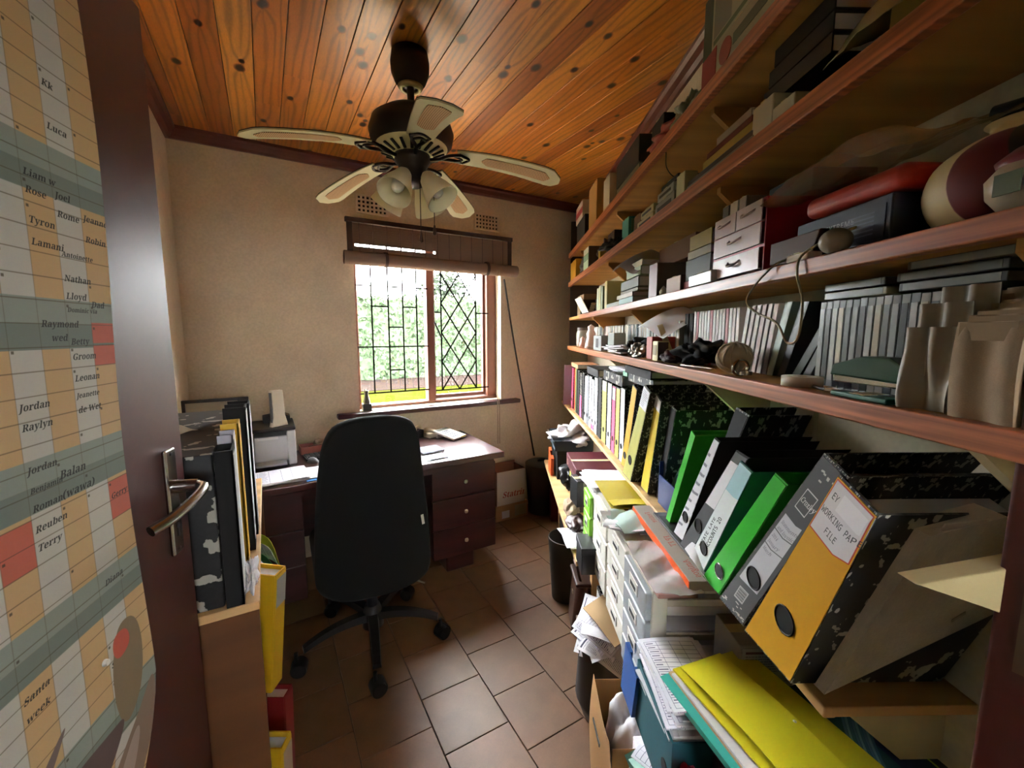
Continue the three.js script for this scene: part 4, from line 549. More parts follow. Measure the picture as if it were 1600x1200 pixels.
  single('steel_pen', 'shiny steel pen lying before the twine ball', 'pen', merge([cyl(0.004, 0.004, 0.13, 10), cyl(0.001, 0.004, 0.015, 10).translate(0, 0.072, 0)]).rotateX(PI / 2), M.chrome, P(1.16, 0.535, Y + 0.0045), [0, -SA + 0.2, 0]);
  const wt = onShelf('wrist_watch', 'metal wrist watch lying beside the twine ball', 'watch', 0.935, 0.545, Y); part(wt, 'watch_case', cyl(0.014, 0.014, 0.008, 18), M.chrome, [0, 0.008, 0]); part(wt, 'strap', new THREE.TorusGeometry(0.022, 0.004, 6, 24).scale(1.1, 0.8, 1), M.chrome, [0, 0.018, -0.02], [0, 0.4, 0]);
  const tp = onShelf('tape_roll', 'white roll of tape on the disc shelf edge', 'tape', 0.765, 0.553, Y); part(tp, 'roll', lathe([[0.017, 0], [0.033, 0], [0.033, 0.018], [0.017, 0.018], [0.017, 0]], 28), mat('#c9c4b4', 0.6));
  single('pencil', 'thin dark pencil lying between tape roll and stapler', 'pencil', cyl(0.003, 0.003, 0.12, 6).rotateX(PI / 2), mat('#2b2522', 0.5), P(0.69, 0.54, Y + 0.0035), [0, -SA - 0.25, 0]);
  const st = onShelf('stapler', 'dark green and chrome stapler on the disc shelf', 'stapler', 0.62, 0.55, Y, undefined, 0.12);
  part(st, 'top_arm', (() => { const g = extrude([[-0.05, 0], [-0.052, 0.016], [-0.03, 0.03], [0.01, 0.03], [0.055, 0.016], [0.058, 0.004]], 0.026, 0.003).translate(0, 0, -0.013).rotateY(-PI / 2); return g; })(), mat('#0f4632', 0.35), [0, 0.03, 0.01], [0, PI, 0]);
  part(st, 'magazine_rail', box(0.018, 0.012, 0.1, 0.002), M.chrome, [0, 0.026, 0]); part(st, 'base', box(0.026, 0.007, 0.125, 0.002), M.chrome, [0, 0.005, 0]);
  carton('green_box_lid', 'flat green tin lid under the stapler at the shelf edge', 0.555, 0.655, 0.52, 0.56, Y - 0.0005, Y + 0.008, mat('#0e5a44', 0.4), { cat: 'lid' });
  // plastic sleeves and envelopes at the near end
  const sl = plastic('#aaa292', 0.55, 0.45);
  for (const [lb, a0, b0, h, m] of [['clear plastic sleeve of papers standing tallest after the film cases', 0.505, 0.56, 0.155, sl], ['short clear sleeve sagging at the shelf edge', 0.52, 0.534, 0.105, sl], ['grey plastic sleeve behind the sagging short one', 0.52, 0.548, 0.135, sl]]) { const t = onShelf('plastic_sleeve', lb, 'sleeve', a0, b0, Y), f = (u, v) => 0.008 * Math.sin(u * 4 + v * 7) * (1 - u) + 0.005 * Math.sin(v * 12); part(t, 'sleeve', sheet(h, 0.062, f, 12, 14, 0.0012).rotateZ(PI / 2), m, [0, h / 2, 0]); part(t, 'papers', sheet(h * 0.8, 0.05, (u, v) => f(u, v) * 0.6, 8, 10, 0.004).rotateZ(PI / 2), mat('#a89e8c', 0.85), [0.006, h * 0.42, 0]); }
  for (let i = 0; i < 6; i++) { const h = [0.11, 0.118, 0.125, 0.135, 0.147, 0.15][i]; const t = onShelf('paper_envelope', ['frontmost worn envelope at the near end of the disc shelf', 'folded beige envelope second from the shelf edge', 'beige envelope third from the shelf edge', 'worn beige envelope fourth from the shelf edge', 'tan envelope fifth from the shelf edge', 'tallest brown paper envelope nearest the wall'][i], 'envelope', 0.45 + 0.003 * i, 0.532 + 0.013 * i, Y), f = (u, v) => 0.004 * Math.sin(u * 3 + i) + 0.003 * Math.sin(v * 9 + i); part(t, 'envelope_body', sheet(h, 0.066 - 0.002 * i, f, 10, 12, 0.007).rotateZ(PI / 2), mat(['#a08a6e', '#967f64', '#a38e72', '#988468', '#9f8b70', '#98846a'][i], 0.9, { map: tSpeck }), [0, h / 2, 0]); part(t, 'flap', box(0.0012, 0.02, 0.056), mat('#8f7b60', 0.9), [-0.007, h * 0.9, 0]); }
}
// ================================================================ THIRD SHELF (S3)
{
  const Y = S3 + 0.001, pg = mat('#a9b08c', 0.6), ol = mat('#b3b27c', 0.6);
  carton('wooden_tray_box', 'brown box at the far end above the discs', 3.0, 3.25, 0.56, 0.74, Y, Y + 0.15, mat('#6e5a3e', 0.8));
  const tr = onShelf('bits_tray', 'open dark tray holding small white bits', 'tray', 2.78, 0.57, Y); part(tr, 'tray_shell', merge([at(box(0.1, 0.004, 0.22), 0, 0.002, 0), at(box(0.1, 0.1, 0.004), 0, 0.05, -0.11), at(box(0.004, 0.1, 0.22), 0.05, 0.05, 0)]), mat('#2e251d', 0.7)); part(tr, 'white_panel', box(0.004, 0.12, 0.22), mat('#c9c2b2', 0.6), [-0.06, 0.05, 0], [0, 0, 0.5]);
  for (let i = 0; i < 5; i++) part(tr, 'small_bit', box(0.03, 0.012, 0.035, 0.004), M.white, [-0.01 + 0.008 * i, 0.012 + i * 0.014, 0.05 - 0.02 * i]);
  [['thin pale green book standing first from the bits tray', 2.44, 2.48, 0.13, pg], ['pale green book standing second from the bits tray', 2.385, 2.43, 0.135, ol], ['olive green book standing beside the paper stack', 2.33, 2.375, 0.13, mat('#7c8456', 0.6)]].forEach(([lb, n, f, h, m]) => book('paperback', lb, n, f, 0.54, 0.68, Y, Y + h, m, { up: true }));
  carton('yellow_box', 'pale yellow card box on the green books', 2.26, 2.31, 0.545, 0.66, Y, Y + 0.15, mat('#b9b06c', 0.6));
  [['grey green book lying lowest in the paper stack', 1.97, 2.22, 0.535, 0.7, 0, 0.022, '#8d9180'], ['pale blue green book at the bottom near the red spined box', 1.75, 1.96, 0.53, 0.7, 0, 0.026, '#8fb0ac'], ['white book on the pale blue green book', 1.76, 2.0, 0.53, 0.7, 0.027, 0.045, '#c3bfae'], ['olive brown book in the middle of the stack', 1.72, 1.97, 0.54, 0.71, 0.046, 0.06, '#7b7456'], ['grey book with white page edges in the stack', 1.7, 1.95, 0.535, 0.71, 0.061, 0.1, '#8a8c84'], ['mint topped book near the top of the stack', 1.66, 1.85, 0.53, 0.7, 0.101, 0.135, '#a4b59a'], ['cream book topping the stack under the plastic sheet', 1.66, 1.88, 0.535, 0.7, 0.136, 0.16, '#b9b488']].forEach(([lb, n, f, b0, b1, y0, y1, c]) => book('stacked_book', lb, n, f, b0, b1, Y + y0, Y + y1, mat(c, 0.6), { group: 'stack beside the red spined box' }));
  single('plastic_sheet', 'grey translucent plastic sheet lying on the book stack', 'sheet', sheet(0.15, 0.34, (u, v) => 0.02 * Math.sin(v * 5) - 0.03 * Math.pow(1 - u, 2), 8, 12), plastic('#a4a4a4', 0.4, 0.4), P(1.83, 0.57, Y + 0.19), [0.12, -SA, 0.35]);
  carton('red_spined_box', 'grey archive box with a dark red spine', 1.49, 1.57, 0.535, 0.72, Y, Y + 0.118, mat('#5d5146', 0.7), { front: [['red_spine', mat('#6e1620', 0.5), 0, 1, 0, 1]] });
  carton('brown_flat_box', 'brown flat cardboard box lying high behind the books', 1.35, 1.66, 0.6, 0.76, Y + 0.12, Y + 0.19, mat('#6f4d30', 0.8));
  carton('pink_sided_box', 'small white and brown carton at the shelf edge', 1.29, 1.4, 0.535, 0.62, Y, Y + 0.05, mat('#4e3526', 0.7), { front: [['pink_panel', mat('#c7b5a8', 0.6), 0.02, 0.98, 0.05, 0.95]] });
  single('small_glass', 'tiny clear glass ornament next to the small carton', 'ornament', lathe([[0.001, 0], [0.012, 0.001], [0.014, 0.012], [0.008, 0.024], [0.001, 0.032]], 14), plastic('#c7c7c0', 0.6), P(1.44, 0.54, Y));
  [['pink book at the bottom of the pile by the drawer unit', 0, 0.026, '#a4606a'], ['dark green grey book in the pile by the drawer unit', 0.027, 0.085, '#3f4842'], ['grey white book in the pile by the drawer unit', 0.086, 0.108, '#a5a084'], ['yellow book topping the pile by the drawer unit', 0.109, 0.15, '#a8923a']].forEach(([lb, y0, y1, c], i) => book('piled_book', lb, 1.13, 1.29 - i * 0.01, 0.545, 0.7, Y + y0, Y + y1, mat(c, 0.6), { group: 'pile by the drawer unit' }));
  // red drawer unit with clear drawers
  const t = onShelf('mini_drawer_unit', 'small red drawer unit with clear plastic drawers', 'drawers', 0.995, 0.54, Y), rd = mat('#9d1a2c', 0.4), cl = plastic('#d9c4c0', 0.5, 0.3), W = 0.21, H = 0.15, D = 0.17;
  part(t, 'unit_frame', merge([at(box(D, 0.004, W), D / 2, 0.002, 0), ...[0.056, 0.106, H].map((y) => at(box(D, 0.005, W), D / 2, y, 0)), at(box(D, H, 0.004), D / 2, H / 2, W / 2), at(box(D, H, 0.004), D / 2, H / 2, -W / 2), at(box(0.004, H, W), D, H / 2, 0)]), rd);
  for (const [y, n] of [[0.03, 1], [0.081, 1], [0.128, 2]]) for (let i = 0; i < n; i++) { const w = (W - 0.012) / n, z = n === 1 ? 0 : (i - 0.5) * w; const d = part(t, 'drawer', merge([at(box(0.003, 0.044, w - 0.004), -0.004, 0, 0), at(box(D - 0.01, 0.003, w - 0.006), D / 2 - 0.006, -0.02, 0)]), cl, [0, y, z]); part(d, 'pull', tube([[-0.004, 0.008, -0.025], [-0.014, 0.0, -0.015], [-0.014, 0.0, 0.015], [-0.004, 0.008, 0.025]], 0.0028, 14, 6), cl); }
  [['small grey pill carton on the drawer unit, far side', 1.06, 1.09, '#5a6068'], ['white pill carton on the drawer unit', 1.02, 1.055, '#b5b0a2'], ['striped pill carton on the drawer unit, near side', 0.985, 1.015, '#8d7f78']].forEach(([lb, n, f, c]) => carton('pill_carton', lb, n, f, 0.55, 0.6, Y + 0.154, Y + 0.185, mat(c, 0.6), { group: 'cartons on the drawer unit' }));
  carton('black_box', 'black box lying on the drawer unit towards the wall', 0.86, 1.0, 0.61, 0.74, Y + 0.154, Y + 0.2, mat('#16181c', 0.6));
  carton('clear_tray', 'clear plastic tray of odds and ends at the shelf edge', 1.07, 1.2, 0.52, 0.538, Y, Y + 0.032, plastic('#a9a6a4', 0.4, 0.3), { cat: 'tray' });
  single('wooden_wedge', 'dark brown wooden wedge beside the drawer unit', 'wedge', extrude([[0, 0], [0.11, 0.012], [0.11, 0.05], [-0.02, 0.05]], 0.06, 0.002).rotateY(PI / 2), mat('#4a2a1a', 0.6), P(0.76, 0.545, Y), [0, -SA, 0]);
  // long parcels in plastic
  const bl = onShelf('blue_printed_box', 'dark blue printed box under the orange parcel', 'box', 0.72, 0.56, Y); part(bl, 'body', box(0.13, 0.075, 0.2, 0.003), mat('#1d2a44', 0.5), [0.065, 0.0375, 0]); part(bl, 'print_panel', pan(0.0012, 0.05, 0.18), mat('#ffffff', 0.5, { map: canvasTex(256, 80, (c) => { c.fillStyle = '#1d2a44'; c.fillRect(0, 0, 256, 80); c.fillStyle = '#8d98a8'; c.font = 'bold 20px sans-serif'; c.fillText('EXTREME', 90, 28); c.fillStyle = '#a69a86'; c.fillRect(20, 44, 50, 22); c.fillRect(84, 44, 60, 20); c.fillStyle = '#56627a'; for (let i = 0; i < 6; i++) c.fillRect(160, 12 + i * 10, 70, 4); }) }), [-0.0008, 0.0375, 0]);
  single('orange_parcel', 'bright orange red parcel lying on the blue box', 'parcel', boxUV(new RoundedBoxGeometry(0.12, 0.036, 0.2, 3, 0.015)), mat('#b8321c', 0.4), P(0.7, 0.615, Y + 0.095), [0.02, -SA, 0]);
  { const g = sheet(0.2, 0.32, (u, v) => 0.05 * Math.sin(v * 3) * (0.6 + 0.4 * Math.sin(u * 7)) + 0.03 * (fbm(u * 5, v * 5, 4, 3) - 0.5) + 0.05 * u * v, 20, 24, 0.001); single('clear_plastic_bag', 'clear plastic bag puffed up above the orange parcel', 'bag', g, plastic('#efe9da', 1.1, 0.2), P(0.72, 0.62, Y + 0.125), [0.05, -SA, 0.1]); }
  carton('phone_charger', 'white phone charger block on the shelf edge', 0.735, 0.79, 0.522, 0.55, Y, Y + 0.014, M.white, { cat: 'charger' });
  single('desk_lens', 'grey and white webcam ball at the shelf edge', 'webcam', new THREE.SphereGeometry(0.02, 18, 12).scale(1, 1, 1.2), mat('#8e8b80', 0.4), P(0.69, 0.535, Y + 0.02));
  const L = (a, b, y) => V3(...P(a, b, y));
  single('charger_cable', 'beige cable looping down over the disc cases', 'cable', new THREE.TubeGeometry(new THREE.CatmullRomCurve3([L(0.78, 0.54, Y + 0.012), L(0.8, 0.512, Y + 0.002), L(0.88, 0.505, Y - 0.06), L(0.845, 0.505, Y - 0.085), L(0.775, 0.505, Y - 0.11), L(0.742, 0.505, Y - 0.145), L(0.72, 0.505, Y - 0.14), L(0.712, 0.505, Y - 0.08), L(0.735, 0.507, Y - 0.02), L(0.735, 0.512, Y + 0.004), L(0.7, 0.54, Y + 0.03), L(0.68, 0.56, Y + 0.04)]), 90, 0.0022, 7), mat('#9a8c6a', 0.6));
  // patterned vase lying near the door, black flask, pink cup
  const vs = onShelf('painted_vase', 'big cream vase with maroon and black painted patches', 'vase', 0.545, 0.65, Y, undefined, 1.2); part(vs, 'vase_body', lathe(new THREE.SplineCurve([[0.001, 0.001], [0.045, 0.002], [0.075, 0.02], [0.088, 0.055], [0.08, 0.09], [0.055, 0.112], [0.034, 0.122], [0.03, 0.13], [0.036, 0.136]].map((p) => new THREE.Vector2(...p))).getPoints(40).map((p) => [p.x, p.y]), 48), mat('#ffffff', 0.45, { map: canvasTex(512, 128, (c) => { c.fillStyle = '#d8c79a'; c.fillRect(0, 0, 512, 128); const e = (x, y, a, b, f) => { c.fillStyle = f; c.beginPath(); c.ellipse(x, y, a, b, 0, 0, 7); c.fill(); }; for (const o of [0, 256]) { e(60 + o, 74, 34, 34, '#6a2630'); e(104 + o, 56, 30, 30, '#23221d'); e(88 + o, 90, 12, 26, '#1d1a20'); e(126 + o, 84, 24, 24, '#6a4428'); } }) }));
  const bo = onShelf('black_flask', 'black bottle lying against the wall behind the vase', 'bottle', 0.53, 0.73, Y + 0.142); part(bo, 'flask_body', lathe([[0.001, 0], [0.02, 0.002], [0.022, 0.06], [0.012, 0.09], [0.01, 0.12], [0.001, 0.122]], 20).rotateX(-PI / 2), mat('#101011', 0.5), [0, 0.022, 0.02], [0.15, 0.3, 0]);
  const cu = onShelf('pink_white_jar', 'white china jar with a pink lid beside the vase', 'jar', 0.455, 0.565, Y); part(cu, 'jar_body', lathe([[0.001, 0.001], [0.025, 0.002], [0.038, 0.02], [0.04, 0.038], [0.03, 0.052]], 24), mat('#b9ad98', 0.3)); part(cu, 'jar_lid', lathe([[0.032, 0.05], [0.034, 0.056], [0.02, 0.068], [0.001, 0.072]], 24), mat('#8e4a56', 0.4)); part(cu, 'green_label', box(0.002, 0.022, 0.024), mat('#5c6a4a', 0.5), [-0.039, 0.028, 0.004]);
}
// ================================================================ SECOND SHELF (S2)
{
  const Y = S2 + 0.001;
  carton('yellow_carton', 'yellow carton at the far end of the second shelf', 3.15, 3.38, 0.525, 0.6, Y, Y + 0.14, mat('#b98a14', 0.6));
  crumple('grey_bundle', 'grey bundle beside the far yellow carton', 'bundle', 3.0, 0.58, Y, 0.05, 0.07, 0.1, mat('#4d463e', 0.8), 21);
  carton('green_white_carton', 'narrow white and green carton standing on the second shelf', 2.7, 2.87, 0.53, 0.61, Y, Y + 0.14, mat('#5b5345', 0.7), { front: [['green_panel', mat('#7fae8e', 0.5), 0.05, 0.95, 0.45, 0.7], ['white_panel', mat('#cfcfbf', 0.5), 0.05, 0.95, 0.72, 0.98], ['mint_panel', mat('#a9c7a6', 0.5), 0.05, 0.95, 0.03, 0.42]] });
  crumple('brown_pouch', 'brown rounded pouch behind the narrow green carton', 'pouch', 2.5, 0.62, Y, 0.06, 0.06, 0.08, mat('#5a3a2a', 0.7), 23);
  carton('yellow_slip', 'thin yellow case standing by the brown pouch', 2.38, 2.42, 0.53, 0.6, Y, Y + 0.06, mat('#b59a2c', 0.6), { cat: 'case' });
  carton('brown_radio', 'small dark brown radio on the second shelf', 2.2, 2.33, 0.56, 0.66, Y, Y + 0.12, mat('#3a2a22', 0.5), { cat: 'radio', front: [['speaker_panel', mat('#241a16', 0.7), 0.1, 0.6, 0.2, 0.8]] });
  crumple('leather_strap_heap', 'heap of black leather straps on the second shelf', 'straps', 2.12, 0.55, Y, 0.05, 0.022, 0.12, mat('#1c1a17', 0.6), 27, 0.8, 4);
  carton('turquoise_box', 'turquoise printed box on the second shelf', 1.88, 1.98, 0.54, 0.66, Y, Y + 0.1, mat('#3f9a92', 0.5), { side: [['print_panel', mat('#7fb98f', 0.5), 0.1, 0.9, 0.4, 0.9]] });
  carton('brown_box', 'plain brown box between turquoise box and cream devices', 1.78, 1.87, 0.56, 0.7, Y, Y + 0.09, mat('#5a3c22', 0.8));
  const dev = (n, lb, aN, aF, y0, y1, c, b0 = 0.535, b1 = 0.66) => carton(n, lb, aN, aF, b0, b1, Y + y0, Y + y1, mat(c, 0.45), { cat: 'device', front: [['vent_panel', mat('#3a3a34', 0.6), 0.15, 0.85, 0.3, 0.6]] });
  dev('network_box', 'cream network box lowest in the electronics pile', 1.56, 1.74, 0, 0.032, '#b3a97c'); dev('network_box', 'cream network box with dark slots on the pile', 1.56, 1.7, 0.034, 0.06, '#a9a06e'); dev('network_box', 'grey network box beside the cream pile', 1.37, 1.54, 0, 0.042, '#7d7d70'); dev('network_box', 'light grey modem stacked on the grey network box', 1.38, 1.52, 0.044, 0.072, '#93938a');
  dev('router', 'black wedge shaped router topping the electronics', 1.36, 1.5, 0.074, 0.09, '#131314', 0.54, 0.7);
  carton('white_upright_box', 'upright white carton before the long black case', 1.285, 1.345, 0.53, 0.57, Y, Y + 0.07, mat('#bdb88c', 0.6));
  // long black case with books
  const kc = onShelf('instrument_case', 'long flat black case under yellow and brown books', 'case', 1.11, 0.535, Y); part(kc, 'case_body', box(0.16, 0.032, 0.33, 0.004), M.blackPlastic, [0.08, 0.016, 0]); part(kc, 'case_trim', box(0.002, 0.004, 0.33), mat('#77756c', 0.4), [-0.001, 0.014, 0]);
  [['yellow book lying on the long black case', 0.96, 1.19, 0.033, 0.052, '#a58a34'], ['dark red book lying on the yellow book', 0.965, 1.17, 0.053, 0.066, '#6e2a1c'], ['striped pale booklet on the dark red book', 0.97, 1.12, 0.067, 0.084, '#a89886']].forEach(([lb, n, f, y0, y1, c]) => book('stacked_book', lb, n, f, 0.54, 0.66, Y + y0, Y + y1, mat(c, 0.6)));
  carton('white_gift_box', 'white square box at the front of the second shelf', 0.885, 0.955, 0.535, 0.64, Y, Y + 0.07, mat('#bdb7a0', 0.6));
  carton('white_low_box', 'low white box beside the white square box', 0.815, 0.88, 0.532, 0.63, Y, Y + 0.035, mat('#c3bda6', 0.6));
  for (let i = 0; i < 3; i++) book('black_album', ['lowest black album above the white boxes', 'middle black album in the leaning pile', 'top black album in the leaning pile'][i], 0.77, 0.96 - i * 0.015, 0.56, 0.74, Y + 0.072 + i * 0.034, Y + 0.104 + i * 0.034, mat('#15161a', 0.45), { cat: 'album' });
  { const g = sheet(0.16, 0.2, (u, v) => 0.03 * Math.sin(v * 4) * Math.sin(u * 5) + 0.02 * fbm(u * 6, v * 6, 9, 3), 14, 14, 0.001); single('plastic_packet', 'clear crackled plastic packet near the end of the second shelf', 'packet', g, plastic('#bcae84', 0.55, 0.25), P(0.64, 0.6, Y + 0.06), [0, -SA, 0.5]); }
  carton('yellow_packet', 'yellow brown packet inside the near end of the second shelf', 0.52, 0.64, 0.545, 0.7, Y, Y + 0.05, mat('#8a6f2c', 0.6));
  single('hanging_cable', 'thin dark cable hanging from the top shelf', 'cable', tube([P(1.47, 0.54, S1 - 0.03), P(1.46, 0.54, S1 - 0.08), P(1.41, 0.55, S1 - 0.13), P(1.36, 0.56, S2 + 0.09)], 0.0015, 24, 5), M.iron);
}
// ================================================================ TOP SHELF (S1)
{
  const Y = S1 + 0.001;
  carton('dark_grey_box', 'dark grey box at the far end of the top shelf', 2.85, 3.15, 0.53, 0.68, Y, Y + 0.15, mat('#2e2c28', 0.7));
  carton('red_white_carton', 'white carton with red band on the dark grey box', 2.95, 3.2, 0.53, 0.64, Y + 0.152, Y + 0.27, mat('#b9b2a4', 0.6), { front: [['red_band', mat('#8e1a22', 0.5), 0, 1, 0.3, 0.62]] });
  carton('tall_brown_carton', 'tall open brown cardboard carton on the top shelf', 2.5, 2.72, 0.53, 0.7, Y, Y + 0.25, mat('#a07c42', 0.9), { side: [['toned_end_flap', mat('#94723c', 0.9), 0.55, 1, 0.5, 1]] });  // flap coloured darker than the carton: shade put into its colour
  carton('small_white_box', 'small white box beside the tall brown carton', 2.2, 2.33, 0.53, 0.6, Y, Y + 0.17, mat('#b9b49a', 0.6));
  book('thick_folder', 'grey green folder lying under the dark printer case', 1.72, 2.05, 0.53, 0.72, Y, Y + 0.035, mat('#6f7466', 0.6));
  carton('printer_case', 'dark grey hard case lying on the top shelf', 1.72, 2.05, 0.525, 0.74, Y + 0.037, Y + 0.14, mat('#272a29', 0.55), { cat: 'case' });
  carton('black_carton', 'black carton behind the dark grey hard case', 1.56, 1.68, 0.56, 0.72, Y, Y + 0.14, M.blackSoft);
  crumple('red_bag', 'red and white crumpled packet at the top shelf edge', 'packet', 1.5, 0.555, Y, 0.035, 0.03, 0.11, mat('#9c3a24', 0.5), 31, 0.4);
  crumple('clear_bag', 'clear and green crumpled bag at the top shelf edge', 'bag', 1.33, 0.56, Y, 0.035, 0.035, 0.08, plastic('#8ea08a', 0.4, 0.35), 33, 0.6, 3);
  const hf = canvasTex(256, 96, (c) => { c.fillStyle = '#a8a892'; c.fillRect(0, 0, 256, 96); c.fillStyle = '#1e3a24'; c.fillRect(0, 0, 34, 96); c.fillStyle = '#7d7f74'; c.fillRect(40, 14, 60, 66); c.fillStyle = '#3e4a3e'; c.font = 'bold 30px sans-serif'; c.fillText('HEL', 118, 34); c.fillRect(118, 44, 110, 5); c.fillRect(118, 54, 90, 5); c.fillStyle = '#55684f'; c.fillRect(40, 82, 216, 8); });
  const big = onShelf('appliance_box', 'large green and white appliance box topmost by the doorway', 'box', 1.03, 0.535, Y + 0.082); part(big, 'body', box(0.2, 0.15, 0.36, 0.003), mat('#8e9080', 0.6), [0.1, 0.075, 0]); part(big, 'front_print', pan(0.0012, 0.148, 0.358), mat('#ffffff', 0.55, { map: hf }), [-0.0007, 0.075, 0]); part(big, 'green_side', box(0.2, 0.148, 0.0012), mat('#1e3a24', 0.55), [0.1, 0.075, -0.181]);
  carton('red_white_flat_box', 'flat red and white box with a round badge under the appliance box', 0.86, 1.2, 0.53, 0.74, Y, Y + 0.08, mat('#a9a48e', 0.6), { front: [['red_end', mat('#8c1a1c', 0.5), 0, 0.22, 0, 1], ['print_band', mat('#4e5a48', 0.5), 0.45, 0.95, 0.4, 0.7]] });
  part(scene.children[scene.children.length - 1], 'round_badge', cyl(0.028, 0.028, 0.0016, 20).rotateZ(PI / 2), mat('#8f3a26', 0.5), [-0.1062, 0.04, -0.05]);
  carton('black_flat_case', 'black flat case overhanging the near end of the top shelf', 0.56, 0.8, 0.5, 0.74, Y, Y + 0.09, mat('#0f0f10', 0.5), { cat: 'case' });
}
// ================================================================ BENCH AND FLOOR ALONG THE SHELF WALL
{
  const Y = S6 + 0.001, wh = mat('#cfccc2', 0.5), gr = mat('#7fc32c', 0.45), rim = mat('#d9d7cf', 0.5);
  function drawerTower(name, label, aN, aF, b0, b1, y1, n, m, o = {}) {
    const t = onShelf(name, label, 'drawers', (aN + aF) / 2, b0, Y, o.group), W = aF - aN, H = y1 - Y, D = b1 - b0;
    part(t, 'tower_shell', merge([at(box(D, 0.006, W), D / 2, 0.003, 0), at(box(D, 0.008, W), D / 2, H - 0.004, 0), ...(o.frame ? [W / 2 - 0.006, -W / 2 + 0.006].flatMap((z) => [at(box(0.04, H, 0.012, 0.003), 0.02, H / 2, z), at(box(0.03, H, 0.012, 0.003), D - 0.015, H / 2, z), ...[0.1, 0.37, 0.63, 0.9].map((k) => at(box(D, 0.018, 0.01, 0.002), D / 2, H * k, z))]) : [at(box(D, H, 0.006), D / 2, H / 2, W / 2 - 0.003), at(box(D, H, 0.006), D / 2, H / 2, -W / 2 + 0.003)]), at(box(0.005, H, W), D - 0.003, H / 2, 0)]), o.shell ?? m);
    const dh = (H - 0.012) / n;
    for (let i = 0; i < n; i++) { const y = 0.006 + dh * (i + 0.5), d = part(t, 'drawer', boxUV(new RoundedBoxGeometry(0.02, dh - 0.006, W - 0.012, 1, 0.005)), m, [-0.006, y, 0]); part(d, 'label_frame', box(0.003, dh * 0.4, W * 0.34, 0.001), rim, [-0.0108, dh * 0.05, 0]); part(d, 'grip_slot', box(0.003, dh * 0.14, W * 0.22), M.black, [-0.0118, 0, 0]); if (o.inside) part(d, 'contents', box(D - 0.04, dh * 0.5, W - 0.03), o.inside, [D / 2, -dh * 0.1, 0]); }
    return t;
  }
  carton('black_crate', 'black storage crate at the far end of the bench', 2.78, 3.12, 0.36, 0.6, Y, Y + 0.2, mat('#171615', 0.6), { cat: 'crate', lid: M.black });
  const tr = onShelf('document_tray', 'grey blue document tray on the black crate', 'tray', 2.95, 0.47, Y + 0.206); part(tr, 'tray_shell', merge([at(box(0.26, 0.004, 0.38), 0, 0.002, 0), at(box(0.004, 0.07, 0.38), -0.13, 0.035, 0, 0, 0, 0.35), at(box(0.004, 0.07, 0.38), 0.13, 0.035, 0), at(box(0.26, 0.07, 0.004), 0, 0.035, 0.19), at(box(0.26, 0.07, 0.004), 0, 0.035, -0.19)]), mat('#3c474e', 0.4));
  crumple('plastic_bag_heap', 'heap of crumpled white plastic bags in the document tray', 'bags', 2.95, 0.47, Y + 0.215, 0.11, 0.06, 0.16, mat('#c9c7c9', 0.4), 41, 0.8, 3.2);
  binder('orange cardboard folder standing before the black crate', [[3.02, Y], [2.86, Y], [2.84, Y + 0.13], [3.0, Y + 0.17]], 0.325, 0.02, mat('#d2561e', 0.6), null, { name: 'orange_folder', cat: 'folder', board: 0.3, pages: false });
  crumple('black_sack', 'black plastic sack slumped beside the orange folder', 'sack', 2.63, 0.44, Y, 0.065, 0.07, 0.1, mat('#121213', 0.35), 43, 0.5);
  carton('green_white_box', 'green and white box under the maroon one', 2.24, 2.48, 0.4, 0.62, Y + 0.13, Y + 0.185, mat('#a9a88c', 0.6), { front: [['green_panel', mat('#4e8a3a', 0.5), 0.15, 1, 0.05, 0.7], ['yellow_end', mat('#c6c43a', 0.5), 0, 0.12, 0.05, 0.95]] });
  carton('under_box', 'plain dark box on the bench under the green and white box', 2.24, 2.48, 0.42, 0.62, Y, Y + 0.128, mat('#5a4c3c', 0.8));
  const mb = carton('maroon_box', 'maroon gift box with gold lettering below the file shelf', 2.2, 2.55, 0.39, 0.62, Y + 0.187, Y + 0.262, mat('#4e1420', 0.45), { front: [['gold_print', mat('#ffffff', 0.5, { map: canvasTex(256, 64, (c) => { c.fillStyle = '#4e1420'; c.fillRect(0, 0, 256, 64); c.fillStyle = '#b8a08a'; c.font = '16px serif'; c.fillText('CARDEALER', 120, 54); c.beginPath(); c.arc(36, 40, 14, 0, 7); c.lineWidth = 5; c.strokeStyle = '#b8a890'; c.stroke(); }) }), 0, 1, 0.05, 0.95]] });
  carton('laptop_case', 'black laptop case leaning on the bench', 2.08, 2.2, 0.365, 0.4, Y + 0.1, Y + 0.24, M.blackPlastic, { cat: 'case', turn: 0.15 });
  crumple('beige_cloth_bag', 'beige cloth bag under the laptop case', 'bag', 2.17, 0.365, Y, 0.04, 0.05, 0.09, mat('#a08c74', 0.9), 45, 0.4);
  crumple('brown_leather_pouch', 'brown leather pouch on the bench edge', 'pouch', 2.06, 0.37, Y, 0.045, 0.03, 0.1, mat('#3d2620', 0.5), 47, 0.3);
  papers('loose_papers', 'loose white papers hanging over the bench edge', 1.93, 0.36, Y, 0.13, 0.2, 4, M.text, { wave: 0.006, mess: 0.6, th: 0.003 });
  carton('black_speaker_box', 'black box before the green drawer tower', 1.63, 1.76, 0.318, 0.378, Y, Y + 0.115, mat('#19191b', 0.45), { lid: mat('#242426', 0.4) });
  drawerTower('drawer_tower', 'white and bright green drawer tower', 1.73, 1.88, 0.385, 0.68, Y + 0.3, 3, gr, { shell: wh });
  drawerTower('drawer_tower', 'white drawer tower beside the green one', 1.46, 1.69, 0.39, 0.68, Y + 0.335, 3, wh);
